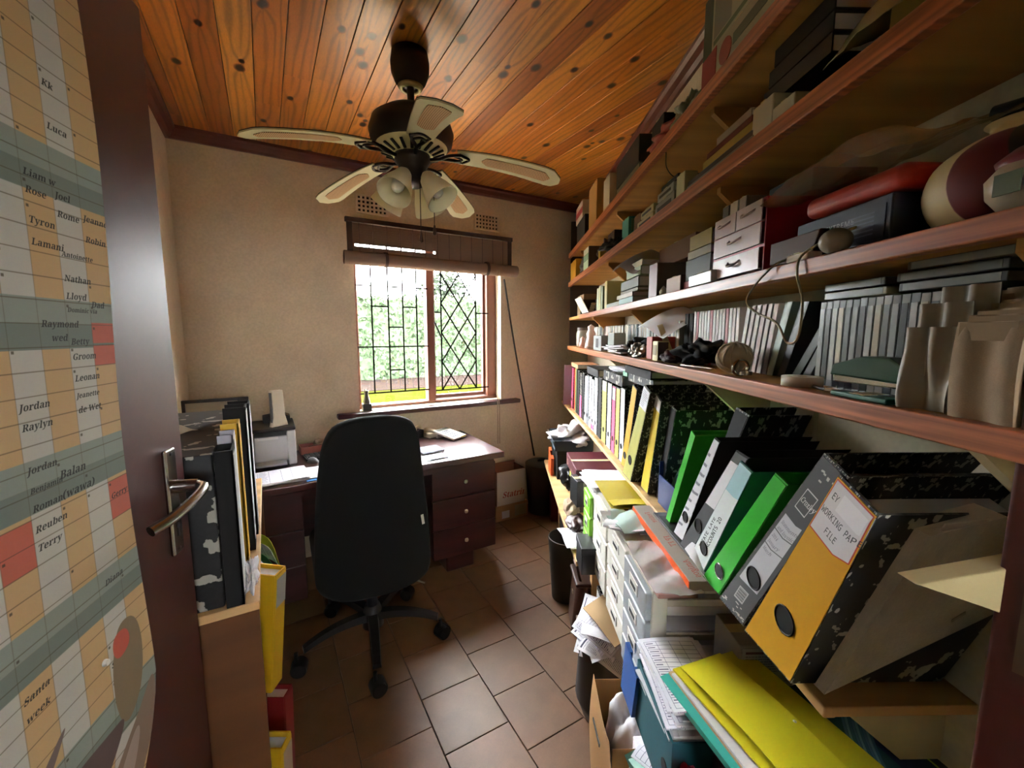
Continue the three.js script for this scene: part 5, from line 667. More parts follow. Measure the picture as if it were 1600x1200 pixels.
  drawerTower('drawer_tower', 'second white drawer tower with stacked papers on top', 1.2, 1.43, 0.385, 0.68, Y + 0.345, 4, wh);
  drawerTower('clear_drawer_unit', 'clear plastic drawer unit stuffed with papers', 0.985, 1.19, 0.375, 0.62, Y + 0.35, 4, plastic('#cfd6da', 0.55, 0.25), { shell: mat('#d6d2c6', 0.5), inside: M.text2, frame: true });
  // goods on the towers
  papers('paper_bundle', 'bundle of white papers on the green drawer tower', 1.86, 0.47, Y + 0.302, 0.18, 0.24, 6, M.form, { th: 0.006, mess: 0.4, seed: 9 });
  { const t = onShelf('document_wallet', 'mustard yellow plastic document wallet on the drawer towers', 'wallet', 1.64, 0.5, Y + 0.337); part(t, 'wallet_body', sheet(0.2, 0.3, (u, v) => 0.012 * Math.sin(u * 3) * Math.sin(v * 3.1), 10, 12, 0.004), mat('#a99a16', 0.45), [0, 0.012, 0]); part(t, 'wallet_flap', sheet(0.2, 0.08, (u, v) => 0.012 * v + 0.006 * Math.sin(u * 4), 10, 6, 0.002), mat('#c3b420', 0.4), [0, 0.02, 0.13]); }
  papers('receipt_pile', 'pale green receipts spilling over the white towers', 1.36, 0.42, Y + 0.347, 0.13, 0.14, 4, mat('#b5cfc8', 0.8), { wave: 0.01, mess: 0.8, th: 0.003, seed: 20 });
  papers('paper_bundle', 'white printed papers beside the orange box', 1.37, 0.53, Y + 0.347, 0.15, 0.2, 3, M.text2, { wave: 0.004, th: 0.003, seed: 30 });
  papers('brown_envelopes', 'brown envelopes lying flat on the white tower', 1.55, 0.52, Y + 0.338, 0.16, 0.16, 1, mat('#6e3c30', 0.8), { wave: 0.001, th: 0.003, seed: 33 });
  { const g = sheet(0.12, 0.26, (u, v) => 0.003 * Math.sin(v * 14 + u * 5) + 0.008 * fbm(u * 8, v * 14, 3, 3), 18, 26, 0.001); const t = onShelf('wrapped_bundle', 'plastic wrapped pinkish papers on the clear drawer unit', 'bundle', 1.07, 0.425, Y + 0.352); part(t, 'papers', box(0.1, 0.014, 0.24, 0.003), mat('#b58a84', 0.8), [0, 0.007, 0]); part(t, 'wrapping', g, plastic('#ece8e8', 0.75, 0.15), [0, 0.016, 0]); }
  const ot = canvasTex(512, 64, (c) => { c.fillStyle = '#a59b8e'; c.fillRect(0, 0, 512, 64); c.fillStyle = '#b3392c'; c.font = 'italic 26px serif'; c.fillText('Festive', 60, 40); c.fillText('Amigos', 400, 40); c.fillText('FP FT', 250, 40); });
  { const t = onShelf('flat_orange_box', 'long flat orange and grey cardboard box sticking out', 'box', 1.19, 0.487, Y + 0.365); part(t, 'body', box(0.062, 0.026, 0.46, 0.001), mat('#a59b8e', 0.7), [0, 0.013, 0]); part(t, 'orange_side', box(0.0012, 0.025, 0.458), mat('#dd5a1c', 0.5), [-0.0316, 0.013, 0]); part(t, 'top_print', box(0.06, 0.0008, 0.458), mat('#ffffff', 0.7, { map: ot }), [0, 0.0264, 0]); { const u = t.children[2].geometry = t.children[2].geometry.clone(); const p = u.attributes.position, q = u.attributes.uv; for (let i = 0; i < p.count; i++) q.setXY(i, p.getZ(i) / 0.458 + 0.5, 0.5 - p.getX(i) / 0.06); } }
  carton('grey_carton', 'grey carton with printed lines behind the paper pile', 0.86, 0.97, 0.53, 0.66, Y + 0.12, Y + 0.3, mat('#8e887c', 0.75), { side: [['print_panel', mat('#ffffff', 0.75, { map: tText2, color: '#b5b0a4' }), 0.05, 0.95, 0.05, 0.95]] });
  carton('storage_carton', 'brown carton supporting papers on the near bench', 0.74, 0.98, 0.5, 0.72, Y, Y + 0.119, M.card);
  const tf = onShelf('teal_box_file', 'open teal box file holding the big paper pile', 'box file', 0.865, 0.34, Y); part(tf, 'box_shell', merge([at(box(0.16, 0.004, 0.22), 0.08, 0.002, 0), at(box(0.004, 0.17, 0.22), 0.002, 0.085, 0), at(box(0.004, 0.17, 0.22), 0.158, 0.085, 0), at(box(0.16, 0.17, 0.004), 0.08, 0.085, 0.11), at(box(0.16, 0.17, 0.004), 0.08, 0.085, -0.11)]), mat('#1d5c66', 0.5)); part(tf, 'finger_hole', cyl(0.016, 0.016, 0.002, 18).rotateZ(PI / 2), M.black, [-0.001, 0.08, 0.08]);
  papers('paper_pile', 'tall pile of printed white forms in the teal box file', 0.868, 0.42, Y + 0.1, 0.14, 0.205, 20, M.form, { th: 0.0068, mess: 0.16, wave: 0.003, seed: 50 });
  binder('mid blue card file leaning before the teal box file', [[1.08, Y], [0.98, Y], [0.95, Y + 0.14], [1.05, Y + 0.16]], 0.33, 0.012, mat('#2f5fa8', 0.5), null, { name: 'blue_file', cat: 'file', board: 0.3, pages: false });
  carton('black_archive_box', 'black archive box under the yellow wallets', 0.6, 0.73, 0.41, 0.66, Y, Y + 0.22, mat('#121413', 0.6));
  { const t = onShelf('folder_stack', 'aqua plastic folder bulging below the yellow wallet', 'folder', 0.7, 0.47, Y + 0.222, undefined, 0.25); part(t, 'folder_cover', sheet(0.17, 0.34, (u, v) => 0.008 * Math.sin(u * 3), 8, 8, 0.012), mat('#3fb3a2', 0.35), [0, 0.012, 0]); }
  { const t = onShelf('manila_folder', 'tan manila folder on the aqua folder', 'folder', 0.705, 0.485, Y + 0.241, undefined, 0.22); part(t, 'folder_cover', sheet(0.17, 0.33, (u, v) => 0.003 * Math.sin(u * 3), 6, 6, 0.005), mat('#c9ab88', 0.8), [0, 0.004, 0]); part(t, 'papers', sheet(0.16, 0.31, () => 0, 2, 2, 0.004), M.paper, [-0.004, 0.009, 0]); }
  { const t = onShelf('yellow_wallet', 'bright yellow plastic envelope wallet with a white snap', 'wallet', 0.71, 0.515, Y + 0.255, undefined, 0.3), ym = mat('#d9cf22', 0.35); part(t, 'wallet_body', sheet(0.2, 0.33, (u, v) => 0.012 * Math.sin(u * 3.1) * Math.sin(v * 3.1), 12, 12, 0.004), ym, [0, 0.006, 0]); part(t, 'wallet_flap', sheet(0.11, 0.32, (u, v) => 0.01 * Math.sin(v * 3.1) + 0.004 * u, 8, 12, 0.002), mat('#e0d62a', 0.32), [-0.035, 0.018, 0.005]); part(t, 'snap_button', lathe([[0.001, 0.006], [0.005, 0.005], [0.0065, 0], [0.001, 0]], 16), M.white, [0.012, 0.027, 0.03]); }
  { const t = onShelf('teal_book', 'large dark teal paperback with a wave cover', 'book', 0.68, 0.665, Y + 0.235, undefined, 0.2); part(t, 'cover', box(0.18, 0.012, 0.26, 0.002), mat('#ffffff', 0.4, { map: canvasTex(256, 360, (c) => { c.fillStyle = '#1f5258'; c.fillRect(0, 0, 256, 360); c.fillStyle = '#1a2c56'; c.fillRect(0, 200, 256, 160); for (let i = 0; i < 9; i++) { c.strokeStyle = ['#3f6f86', '#7ea6b5', '#5a7f9c'][i % 3]; c.lineWidth = 6; c.beginPath(); c.moveTo(60 + i * 9, 120); c.quadraticCurveTo(130 + i * 7, 200, 170 + i * 6, 300); c.stroke(); } c.fillStyle = '#d8dcc8'; c.font = 'bold 22px serif'; c.fillText('Salt and Light', 40, 60); c.fillStyle = '#a8b23a'; c.fillRect(40, 320, 190, 8); }) }), [0, 0.012, 0]); part(t, 'pages', box(0.174, 0.005, 0.254), M.paper, [0, 0.003, 0]); const g = t.children[0].geometry = t.children[0].geometry.clone(), p = g.attributes.position, q = g.attributes.uv; for (let i = 0; i < p.count; i++) q.setXY(i, 0.5 - p.getZ(i) / 0.26, 0.5 - p.getX(i) / 0.18); }
  carton('plinth_box', 'cardboard box under the teal paperback', 0.6, 0.73, 0.664, 0.755, Y, Y + 0.2, M.card);
  crumple('red_carrier_bag', 'red and white carrier bag stuffed beside the black archive box', 'bag', 0.68, 0.365, Y, 0.03, 0.08, 0.06, mat('#b0182a', 0.45), 55, 0.35);
  // ---- floor
  const F = 0.0015;
  { const t = onShelf('waste_bin', 'grey plastic waste bin under the bench', 'bin', 2.24, 0.35, F); part(t, 'bin_shell', lathe([[0.001, 0], [0.075, 0], [0.1, 0.36], [0.104, 0.362], [0.1045, 0.356], [0.08, 0.004], [0.001, 0.003]].map(([r, y]) => [r, y]), 28), mat('#4b443c', 0.45)); part(t, 'rim', new THREE.TorusGeometry(0.102, 0.003, 6, 30).rotateX(PI / 2), mat('#5d564c', 0.4), [0, 0.36, 0]); }
  { const t = onShelf('leather_handbag', 'brown leather handbag standing beside the waste bin', 'handbag', 1.98, 0.385, F); const g = new RoundedBoxGeometry(0.11, 0.28, 0.2, 5, 0.04), p = g.attributes.position; for (let i = 0; i < p.count; i++) { const k = 1 - 0.4 * (p.getY(i) / 0.28 + 0.5); p.setX(i, p.getX(i) * k * (1 + 0.1 * Math.sin(p.getZ(i) * 40))); } g.computeVertexNormals(); part(t, 'bag_body', g, mat('#4a2c1f', 0.42), [0, 0.14, 0]); part(t, 'bag_flap', box(0.085, 0.02, 0.19, 0.008), mat('#3c2218', 0.42), [0, 0.285, 0]); part(t, 'handle', tube([[-0.01, 0.28, -0.07], [-0.03, 0.35, -0.03], [-0.03, 0.35, 0.03], [-0.01, 0.28, 0.07]], 0.007, 20, 7), mat('#3c2218', 0.42)); part(t, 'clasp', box(0.004, 0.02, 0.02, 0.001), M.brass, [-0.042, 0.2, 0]); }
  binder('black marbled file standing on the floor under the bench', [[1.78, F], [1.7, F], [1.7, 0.36], [1.78, 0.36]], 0.42, 0.24, M.marble, mat('#c9c9cc', 0.6), { v0: 0.3, v1: 0.95, hole: 0.2 });
  carton('dark_red_carton', 'dark red carton on the floor near the far corner', 3.2, 3.46, 0.37, 0.52, F, 0.25, mat('#6e1218', 0.55));
  carton('dark_print_box', 'dark patterned box on the floor under the bench', 2.62, 2.9, 0.4, 0.6, F, 0.3, mat('#2a211c', 0.7));
  { const t = onShelf('paper_sack', 'black bag overflowing with used papers', 'bag', 1.5, 0.4, F); part(t, 'sack', lathe([[0.001, 0], [0.09, 0], [0.12, 0.08], [0.11, 0.26], [0.1, 0.3], [0.094, 0.3], [0.104, 0.25], [0.11, 0.08], [0.001, 0.01]], 22), mat('#1b1b1d', 0.4)); for (let i = 0; i < 16; i++) part(t, 'sheet', sheet(0.13 + 0.04 * hash(i, 1), 0.19, (u, v) => 0.02 * Math.sin(u * 4 + i) * Math.sin(v * 3 + i), 8, 8), [M.text, M.form, M.paper, M.text2][i % 4], [-0.03 + 0.05 * hash(i, 4), 0.28 + i * 0.008, -0.05 + 0.1 * hash(i, 6)], [0.3 * (hash(i, 7) - 0.5), 1.5 * hash(i, 8), 0.25 + 0.5 * (hash(i, 9) - 0.3)]); part(t, 'brown_envelope', sheet(0.16, 0.2, (u, v) => 0.01 * Math.sin(v * 4), 6, 8, 0.004), mat('#b39468', 0.85), [0.02, 0.43, 0.02], [0.1, 0.4, 0.3]); }
  { const t = onShelf('kraft_bag', 'brown kraft carrier bag with a cut handle slot', 'bag', 1.16, 0.39, F); const q = (b0, b1, z0, z1) => 0; const sh = (m) => { const g = sheet(0.36, 0.24, (u, v) => 0.012 * Math.sin(u * 3 + v * 4) + 0.02 * u * Math.sin(v * 3.1), 12, 12, 0.001).rotateZ(PI / 2); return g; }; part(t, 'bag_wall', sh(), M.kraft, [-0.09, 0.18, 0]); part(t, 'bag_wall', sh(), M.kraft, [0.09, 0.18, 0]); part(t, 'bag_side', box(0.18, 0.34, 0.001), M.kraft, [0, 0.17, 0.12]); part(t, 'bag_side', box(0.18, 0.34, 0.001), M.kraft, [0, 0.17, -0.12]); part(t, 'bag_base', box(0.18, 0.002, 0.24), M.kraft, [0, 0.002, 0]); part(t, 'handle_slot', box(0.004, 0.012, 0.09, 0.002), M.black, [-0.112, 0.29, 0.02]); }
  crumple('white_cloth', 'crumpled white cloth stuffed in the kraft bag', 'cloth', 1.16, 0.39, 0.06, 0.065, 0.145, 0.09, mat('#c9c8cc', 0.8), 61, 0.35, 1.6);
  part(onShelf('floor_papers', 'white papers and booklets heaped on the floor by the kraft bag', 'papers', 0.97, 0.47, F), 'sheet', box(0.2, 0.34, 0.22, 0.004), M.text, [0, 0.17, 0]);
  { const t = scene.children[scene.children.length - 1]; for (let i = 0; i < 6; i++) part(t, 'sheet', sheet(0.16, 0.2, (u, v) => 0.02 * Math.sin(u * 4 + i), 8, 8), [M.text2, M.form, mat('#8fb5a4', 0.8)][i % 3], [-0.03, 0.35 + i * 0.012, 0.01 * i], [0.1 * i - 0.2, i, 0.25]); }
}
// ================================================================ FAR FLOOR: cartons and tub beside the desk
{
  const t = thing('flattened_carton', 'low brown carton under the white one beside the desk', 'box', [1.65, 0.0015, -2.895]); part(t, 'body', box(0.3, 0.13, 0.17, 0.003), M.card, [0, 0.065, 0]); part(t, 'white_label', box(0.07, 0.06, 0.001), M.paper, [-0.06, 0.05, 0.0856]); part(t, 'grey_label', box(0.11, 0.09, 0.001), mat('#a3987f', 0.8), [0.08, 0.065, 0.0856]);
  const s = thing('printed_carton', 'open white carton with red lettering beside the desk', 'box', [1.64, 0.132, -2.895]), st = canvasTex(256, 256, (c) => { c.fillStyle = '#c5beb2'; c.fillRect(0, 0, 256, 256); c.fillStyle = '#9c4030'; c.font = 'italic bold 62px serif'; c.fillText('Statrim', 48, 200); });
  part(s, 'carton_shell', merge([at(box(0.26, 0.004, 0.17), 0, 0.002, 0), at(box(0.26, 0.28, 0.004), 0, 0.14, 0.083), at(box(0.26, 0.3, 0.004), 0, 0.15, -0.083), at(box(0.004, 0.28, 0.17), 0.128, 0.14, 0), at(box(0.004, 0.28, 0.17), -0.128, 0.14, 0)]), mat('#8a5f48', 0.85)); part(s, 'front_print', pan(0.258, 0.276, 0.001), mat('#ffffff', 0.8, { map: st }), [0, 0.139, 0.0858]); { const g = s.children[1].geometry = s.children[1].geometry.clone(), p = g.attributes.position, q = g.attributes.uv; for (let i = 0; i < p.count; i++) q.setXY(i, p.getX(i) / 0.258 + 0.5, p.getY(i) / 0.276 + 0.5); }
  const b = thing('laundry_tub', 'dark grey plastic tub in the far corner', 'tub', [1.94, 0.0015, -2.82]); part(b, 'tub_shell', lathe([[0.001, 0], [0.1, 0], [0.125, 0.4], [0.13, 0.42], [0.134, 0.42], [0.134, 0.405], [0.104, 0.003], [0.001, 0.002]], 30), mat('#3b3a38', 0.5)); part(b, 'tub_lid', lathe([[0.001, 0.428], [0.05, 0.43], [0.12, 0.426], [0.135, 0.418], [0.135, 0.422], [0.12, 0.431], [0.05, 0.436], [0.001, 0.436]], 30), mat('#34332f', 0.5)); part(b, 'lid_grip', box(0.07, 0.02, 0.02, 0.006), mat('#34332f', 0.5), [0, 0.445, 0]);
}
// ================================================================ BOOKCASE BEHIND THE DOOR
{
  const X0 = XL + 0.005, X1 = -0.047, Z0 = -1.03, Z1 = -1.95, H = 0.912, t = thing('low_bookcase', 'low brown bookcase behind the open door', 'bookcase', [X0, 0, Z0]), W = X1 - X0, D = Z0 - Z1;
  part(t, 'end_panel', box(W, H - 0.02, 0.018), M.brownWood, [W / 2, (H - 0.02) / 2, -0.009]); part(t, 'end_panel', box(W, H - 0.02, 0.018), M.brownWood, [W / 2, (H - 0.02) / 2, -D + 0.009]);
  part(t, 'bookcase_top', box(W + 0.004, 0.02, D + 0.004, 0.002), M.pale, [W / 2, H - 0.01, -D / 2]);
  for (const y of [0.06, 0.55]) part(t, 'shelf_board', box(W - 0.01, 0.018, D - 0.036), M.brownWood, [W / 2, y, -D / 2]);
  part(t, 'back_panel', box(0.006, H - 0.03, D), M.brownWood, [0.003, H / 2, -D / 2]);
  const T = H + 0.001;
  // files on top: local frame x to the room, spines face the room
  const mb = thing('marbled_box_file', 'big worn black marbled box file on the bookcase', 'box file', [-0.25, T, -1.34]); part(mb, 'box_body', boxUV(new RoundedBoxGeometry(0.284, 0.34, 0.6, 1, 0.004)), mat('#ffffff', 0.55, { map: rep(tMarble, 3, 3) }), [0, 0.17, 0]); part(mb, 'torn_patch', sheet(0.1, 0.12, (u, v) => 0.004 * Math.sin(u * 9) * Math.sin(v * 7), 8, 8, 0.001), mat('#bdb29a', 0.9), [0.02, 0.345, 0.02], [0, 0.5, 0]);
  const file = (lb, x0, x1, z0, z1, h, cover, spine, o = {}) => { const g = thing('box_file', lb, 'file', [(x0 + x1) / 2, T, (z0 + z1) / 2]), w = x1 - x0, d = Math.abs(z1 - z0); part(g, 'cover', merge([at(box(w, h, 0.004), 0, h / 2, d / 2 - 0.002), at(box(w, h, 0.004), 0, h / 2, -d / 2 + 0.002), at(box(0.004, h, d), w / 2 - 0.002, h / 2, 0)]), cover); part(g, 'pages', box(w - 0.01, h * 0.9, d - 0.014), M.paper, [-0.003, h * 0.46, 0]); if (spine) part(g, 'spine_label', box(0.001, h * 0.9, d * 0.8), spine, [w / 2 + 0.0006, h * 0.52, 0]); if (o.hole) part(g, 'finger_hole', cyl(0.012, 0.012, 0.002, 16).rotateZ(PI / 2), M.black, [w / 2 + 0.0006, 0.07, 0]); return g; };
  const wl = mat('#ffffff', 0.6, { map: lines(64, 256, 10, { bg: '#cfd0d6', seed: 14 }) });
  file('smooth black file standing nearest on the bookcase', -0.105, -0.072, -1.03, -1.1, 0.345, M.blackSoft, mat('#a9a9a6', 0.6));
  file('white papers file between the two black files', -0.105, -0.075, -1.115, -1.18, 0.36, mat('#b9b8c4', 0.6), wl);
  file('yellow spined file on the bookcase', -0.105, -0.068, -1.2, -1.265, 0.37, mat('#d2a40f', 0.5), mat('#d2a40f', 0.5));
  file('black and white file tallest on the bookcase', -0.105, -0.055, -1.29, -1.36, 0.395, M.blackSoft, wl, { hole: true });
  file('black file with white label farthest on the bookcase', -0.105, -0.05, -1.39, -1.46, 0.39, M.blackSoft, wl, { hole: true });
  crumple('paper_scrap', 'crumpled white scrap on the bookcase edge', 'paper', 0, 0, 0, 0.012, 0.02, 0.05, M.paper, 71, 0.8, 3); { const o = scene.children[scene.children.length - 1]; o.position.set(-0.062, T, -1.12); o.rotation.y = 0; }
  // files and papers sticking out of the shelves below
  const out = (lb, x, y, z, h, turn, tilt, spine, label, holeY) => { const g = thing('protruding_file', lb, 'file', [x, y, z], turn); const w = 0.045; part(g, 'cover', merge([at(box(0.12, h, 0.004), -0.06, h / 2, w / 2), at(box(0.12, h, 0.004), -0.06, h / 2, -w / 2), at(box(0.004, h, w), 0, h / 2, 0)]), spine, [0, 0, 0], [0, 0, tilt]); part(g, 'pages', at(box(0.11, h * 0.97, w - 0.012), -0.06, h * 0.49, 0), M.paper, [0, 0, 0], [0, 0, tilt]); part(g, 'spine_label', at(box(0.001, h * 0.98, w * 0.96), 0.003, h / 2, 0), spine, [0, 0, 0], [0, 0, tilt]); if (label) part(g, 'paper_label', at(box(0.001, h * 0.24, w * 0.9), 0.0045, h * 0.84, 0), label, [0, 0, 0], [0, 0, tilt]); if (holeY) part(g, 'finger_hole', at(cyl(0.013, 0.013, 0.002, 16).rotateZ(PI / 2), 0.0045, holeY, 0), M.black, [0, 0, 0], [0, 0, tilt]); return g; };
  out('yellow file with grey label sticking out of the bookcase', -0.03, 0.562, -1.2, 0.33, -0.55, -0.1, mat('#d0a10e', 0.5), mat('#9f9f9c', 0.5), 0);
  out('yellow file on the lowest bookcase shelf', -0.026, 0.071, -1.12, 0.4, -0.5, -0.03, mat('#d9ac10', 0.5), mat('#b9a890', 0.5), 0.2);
  out('dark red file beside the lowest yellow file', -0.015, 0.071, -1.26, 0.42, -0.5, -0.03, mat('#7c1418', 0.5), null, 0);
  const pp = thing('protruding_papers', 'pale papers and a green folder sticking out under the bookcase top', 'papers', [-0.03, 0.56, -1.5]); for (let i = 0; i < 6; i++) part(pp, 'sheet', sheet(0.07, 0.16, (u, v) => 0.01 * Math.sin(v * 5 + i), 6, 8), i === 3 ? mat('#3fae35', 0.5) : i === 5 ? mat('#c9cf20', 0.5) : M.text, [-0.03 + 0.004 * i, 0.16 + i * 0.025, 0.02 * i - 0.05], [0.2, 0.1 * i, -0.9 - 0.1 * i]);
}
// ================================================================ THINGS ON THE DESK AND SILL
{
  const D = DT;
  { const t = thing('flat_monitor', 'black framed flat screen behind the bookcase files', 'monitor', [-0.24, D, -2.66]); part(t, 'bezel', merge([at(box(0.29, 0.016, 0.02, 0.003), 0, 0.402, 0), at(box(0.05, 0.3, 0.02, 0.003), 0.12, 0.26, 0), at(box(0.016, 0.3, 0.02, 0.003), -0.137, 0.26, 0), at(box(0.29, 0.03, 0.02, 0.003), 0, 0.115, 0)]), M.blackPlastic); part(t, 'screen', box(0.23, 0.28, 0.006), mat('#8f8674', 0.25), [-0.02, 0.265, -0.002]); part(t, 'stand', merge([at(box(0.06, 0.12, 0.03, 0.005), 0, 0.06, -0.02), at(box(0.2, 0.012, 0.16, 0.004), 0, 0.006, 0)]), M.blackPlastic); single('red_ball', 'dark red round ornament standing before the flat screen', 'ornament', lathe([[0.001, 0], [0.02, 0.002], [0.02, 0.24], [0.03, 0.26], [0.032, 0.285], [0.02, 0.305], [0.001, 0.31]], 20), mat('#3d1016', 0.4), [-0.24, D, -2.56]); }
  { const t = thing('desk_printer', 'pale grey printer with black top on the desk', 'printer', [0.012, D, -2.8]); const g = mat('#b9bcc0', 0.45); part(t, 'printer_body', box(0.2, 0.15, 0.27, 0.01), g, [0, 0.1, 0]); part(t, 'side_panel', box(0.045, 0.2, 0.27, 0.01), mat('#c5c8cb', 0.42), [0.085, 0.1, 0.01]); part(t, 'top_lid', box(0.22, 0.02, 0.29, 0.006), M.blackPlastic, [0, 0.212, 0]); part(t, 'paper_tray', box(0.15, 0.012, 0.1, 0.003), mat('#8f9194', 0.5), [-0.02, 0.03, 0.17]); part(t, 'rear_feeder', extrude([[0, 0], [0.14, 0], [0.14, 0.03], [0.1, 0.05], [0, 0.035]], 0.08, 0.002), M.black, [-0.05, 0.222, -0.12]); part(t, 'control_panel', box(0.1, 0.014, 0.004), mat('#d2d4d6', 0.4), [-0.03, 0.165, 0.137]); }
  { const t = thing('wifi_router', 'white upright router standing on the printer', 'router', [0.03, D + 0.224, -2.7], 0.5); const g = extrude([[-0.03, 0], [0.055, 0], [0.04, 0.06], [0.034, 0.2], [-0.022, 0.2], [-0.018, 0.06]], 0.028, 0.003).translate(0, 0, -0.014); part(t, 'router_body', g, mat('#cfc9b4', 0.4), [0, 0.003, 0]); part(t, 'grey_side_panel', box(0.05, 0.17, 0.002), mat('#6a6a70', 0.5), [0.008, 0.11, -0.019]); part(t, 'grey_strip', box(0.006, 0.17, 0.02), mat('#5a5c62', 0.5), [-0.026, 0.11, 0]); }  // one side of the router is a darker grey panel
  const pap = (lb, x, z, w, d, n, m, turn) => { const t = thing('desk_papers', lb, 'papers', [x, D, z], turn); for (let i = 0; i < n; i++) part(t, 'sheet', sheet(w, d, (u, v) => 0.002 * Math.sin(u * 4 + i), 6, 6, 0.002), i === n - 1 ? m : M.paper, [0.012 * (hash(i, 3) - 0.5), 0.003 + i * 0.0035, 0.012 * (hash(i, 4) - 0.5)], [0, 0.08 * (hash(i, 5) - 0.5), 0]); };
  pap('printed sheets in a stack at the near edge of the desk', 0.03, -2.43, 0.24, 0.22, 5, M.form, 0.06); pap('printed letter lying beside the blue folder', 0.19, -2.43, 0.1, 0.2, 2, M.text2, 0.2);
  { const t = thing('blue_folder', 'bright blue folder under the printed sheets', 'folder', [0.145, D, -2.42], 0.1); part(t, 'folder_cover', box(0.05, 0.0025, 0.24), mat('#2e7ac9', 0.5), [0.01, 0.0013, 0]); part(t, 'folder_spine', box(0.004, 0.004, 0.24), mat('#235f9e', 0.5), [0.035, 0.002, 0]); }
  { const t = thing('keyboard', 'black computer keyboard half hidden by the chair', 'keyboard', [0.31, D, -2.74], 0.12); part(t, 'keyboard_base', box(0.3, 0.016, 0.12, 0.004), M.blackPlastic, [0, 0.009, 0]); for (let r = 0; r < 4; r++) for (let c = 0; c < 11; c++) part(t, 'key', box(0.022, 0.006, 0.022, 0.002), mat('#2e2f31', 0.5), [-0.132 + c * 0.0264, 0.019, -0.042 + r * 0.027]); }
  { const t = thing('pink_tray', 'pink plastic desk tray behind the keyboard', 'tray', [0.25, D, -2.9], 0.06), pk = mat('#b06a62', 0.45); part(t, 'tray_shell', merge([at(box(0.2, 0.004, 0.1), 0, 0.002, 0), at(box(0.2, 0.045, 0.005, 0.002), 0, 0.023, 0.05), at(box(0.2, 0.045, 0.005, 0.002), 0, 0.023, -0.05), at(box(0.005, 0.045, 0.1, 0.002), 0.1, 0.023, 0), at(box(0.005, 0.045, 0.1, 0.002), -0.1, 0.023, 0)]), pk); part(t, 'clip_heap', blob(0.06, 0.014, 0.03, 0.6, 4, 81), mat('#5a2e2a', 0.6), [0, 0.005, 0]); }
  crumple('tissue_ball', 'crumpled pale tissue beside the printer', 'tissue', 0, 0, 0, 0.035, 0.028, 0.04, mat('#a89a86', 0.8), 83, 0.6); { const o = scene.children[scene.children.length - 1]; o.position.set(0.27, D, -2.965); o.rotation.y = 0; }
  { const t = thing('computer_mouse', 'dark mouse lying before the keyboard', 'mouse', [0.2, D, -2.66], 0.4); part(t, 'mouse_body', new THREE.SphereGeometry(0.03, 18, 10, 0, 2 * PI, 0, PI / 2).scale(0.9, 0.9, 1.6), mat('#5a5c5e', 0.4)); part(t, 'mouse_button', box(0.02, 0.006, 0.02, 0.003), M.black, [0, 0.024, -0.025], [-0.3, 0, 0]); }
  { const t = thing('desk_calculator', 'white desk calculator tilted up on the desk corner', 'calculator', [1.115, D, -2.79], 0.53); const b = part(t, 'case', box(0.145, 0.016, 0.19, 0.004), mat('#c9c7be', 0.45), [0, 0.03, 0], [0.2, 0, 0]); part(b, 'display', box(0.125, 0.002, 0.03), mat('#6b7268', 0.3), [0, 0.0085, -0.07]); for (let r = 0; r < 5; r++) for (let c = 0; c < 6; c++) part(b, 'key', box(0.016, 0.004, 0.016, 0.001), mat(c > 3 ? '#d6d6d2' : '#6d727c', 0.5), [-0.052 + c * 0.021, 0.009, -0.036 + r * 0.025]); part(t, 'foot', box(0.12, 0.03, 0.02), mat('#8e8c86', 0.5), [0, 0.015, -0.07]); part(t, 'yellow_strip', box(0.06, 0.01, 0.002), mat('#b9b03a', 0.5), [0.035, 0.015, 0.096]); }
  { const t = thing('landline_phone', 'cream cordless phone base beside the calculator', 'phone', [1.0, D, -2.9], 0.3); part(t, 'phone_base', box(0.09, 0.035, 0.12, 0.008), mat('#bdb49c', 0.45), [0, 0.018, 0]); part(t, 'handset', box(0.035, 0.02, 0.12, 0.008), mat('#cbc3ac', 0.4), [0.01, 0.045, 0]); }
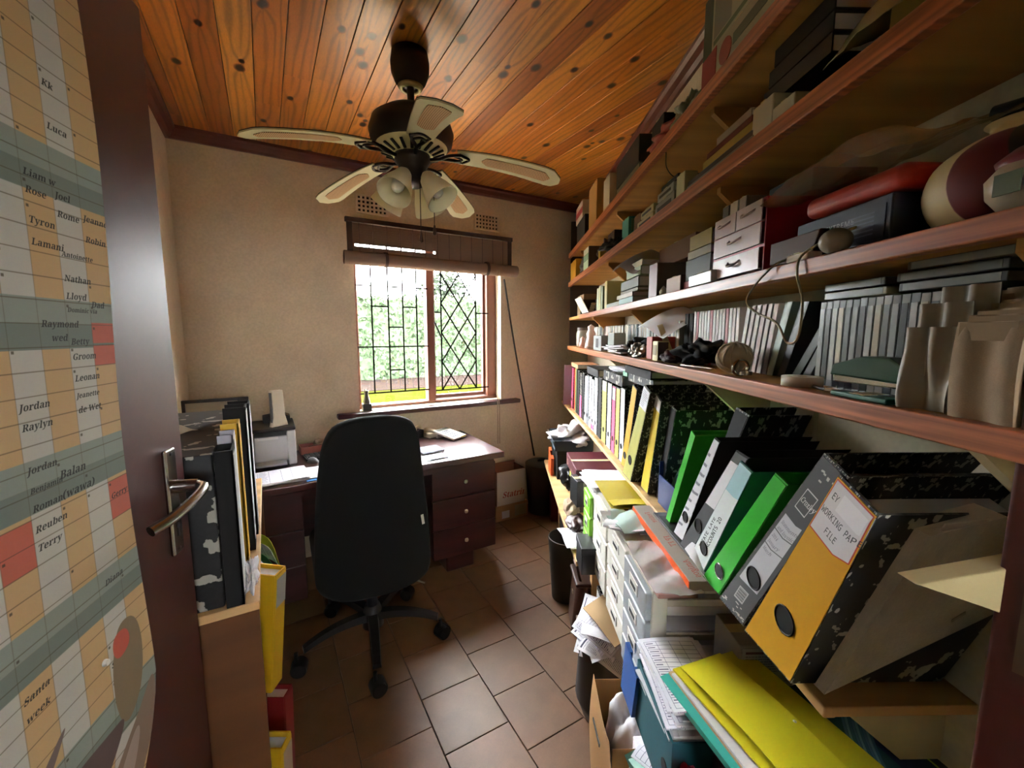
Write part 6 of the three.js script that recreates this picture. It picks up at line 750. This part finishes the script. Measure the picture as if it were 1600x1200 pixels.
  { const t = thing('tape_dispenser', 'black tape dispenser behind the chair back', 'dispenser', [0.9, D, -2.9], 0.4); part(t, 'dispenser_body', extrude([[-0.05, 0], [0.05, 0], [0.05, 0.05], [0.02, 0.06], [-0.05, 0.025]], 0.04, 0.003).translate(0, 0, -0.02), M.blackPlastic, [0, 0.003, 0]); part(t, 'tape', new THREE.TorusGeometry(0.026, 0.01, 8, 24), mat('#c9bf9a', 0.4), [0.022, 0.06, 0]); }
  { const t = thing('blue_notebook', 'blue notebook half hidden behind the chair', 'notebook', [0.87, D, -2.53], 0.1); part(t, 'cover', box(0.15, 0.003, 0.13), mat('#3a4a86', 0.5), [0, 0.0125, 0]); part(t, 'pages', box(0.146, 0.009, 0.126), M.paper, [0, 0.006, 0]); }
  { const t = thing('pad_sheet', 'white note sheet on the desk near the drawers', 'paper', [0.85, D, -2.38], 0.05); part(t, 'sheet', box(0.14, 0.0015, 0.11), mat('#c3d2d6', 0.7), [0, 0.002, 0]); part(t, 'pen_clip', tube([[-0.05, 0.004, 0.05], [0.0, 0.005, 0.052], [0.07, 0.004, 0.048]], 0.002, 8, 5), M.iron); }
  { const t = thing('cat_statuette', 'small dark cat statuette on the window sill', 'statuette', [0.59, 0.962, -3.02]); const k = mat('#15130f', 0.4); part(t, 'plinth', box(0.06, 0.05, 0.05, 0.004), k, [0, 0.025, 0]); part(t, 'cat_body', lathe([[0.001, 0.05], [0.022, 0.05], [0.024, 0.07], [0.016, 0.1], [0.012, 0.115], [0.017, 0.128], [0.014, 0.142], [0.001, 0.146]], 18), mat('#6b654c', 0.4)); for (const x of [-0.009, 0.009]) part(t, 'ear', new THREE.ConeGeometry(0.006, 0.018, 8), mat('#6b654c', 0.4), [x, 0.15, 0]); }
  single('floor_cable', 'pale cable end lying on the floor under the desk', 'cable', tube([[0.62, 0.012, -2.4], [0.7, 0.01, -2.36], [0.74, 0.012, -2.3]], 0.006, 16, 6), mat('#8a8478', 0.6));
}
scene.traverse((o) => { if (o.isMesh) o.castShadow = o.receiveShadow = true; });
renderer.render(scene, camera);
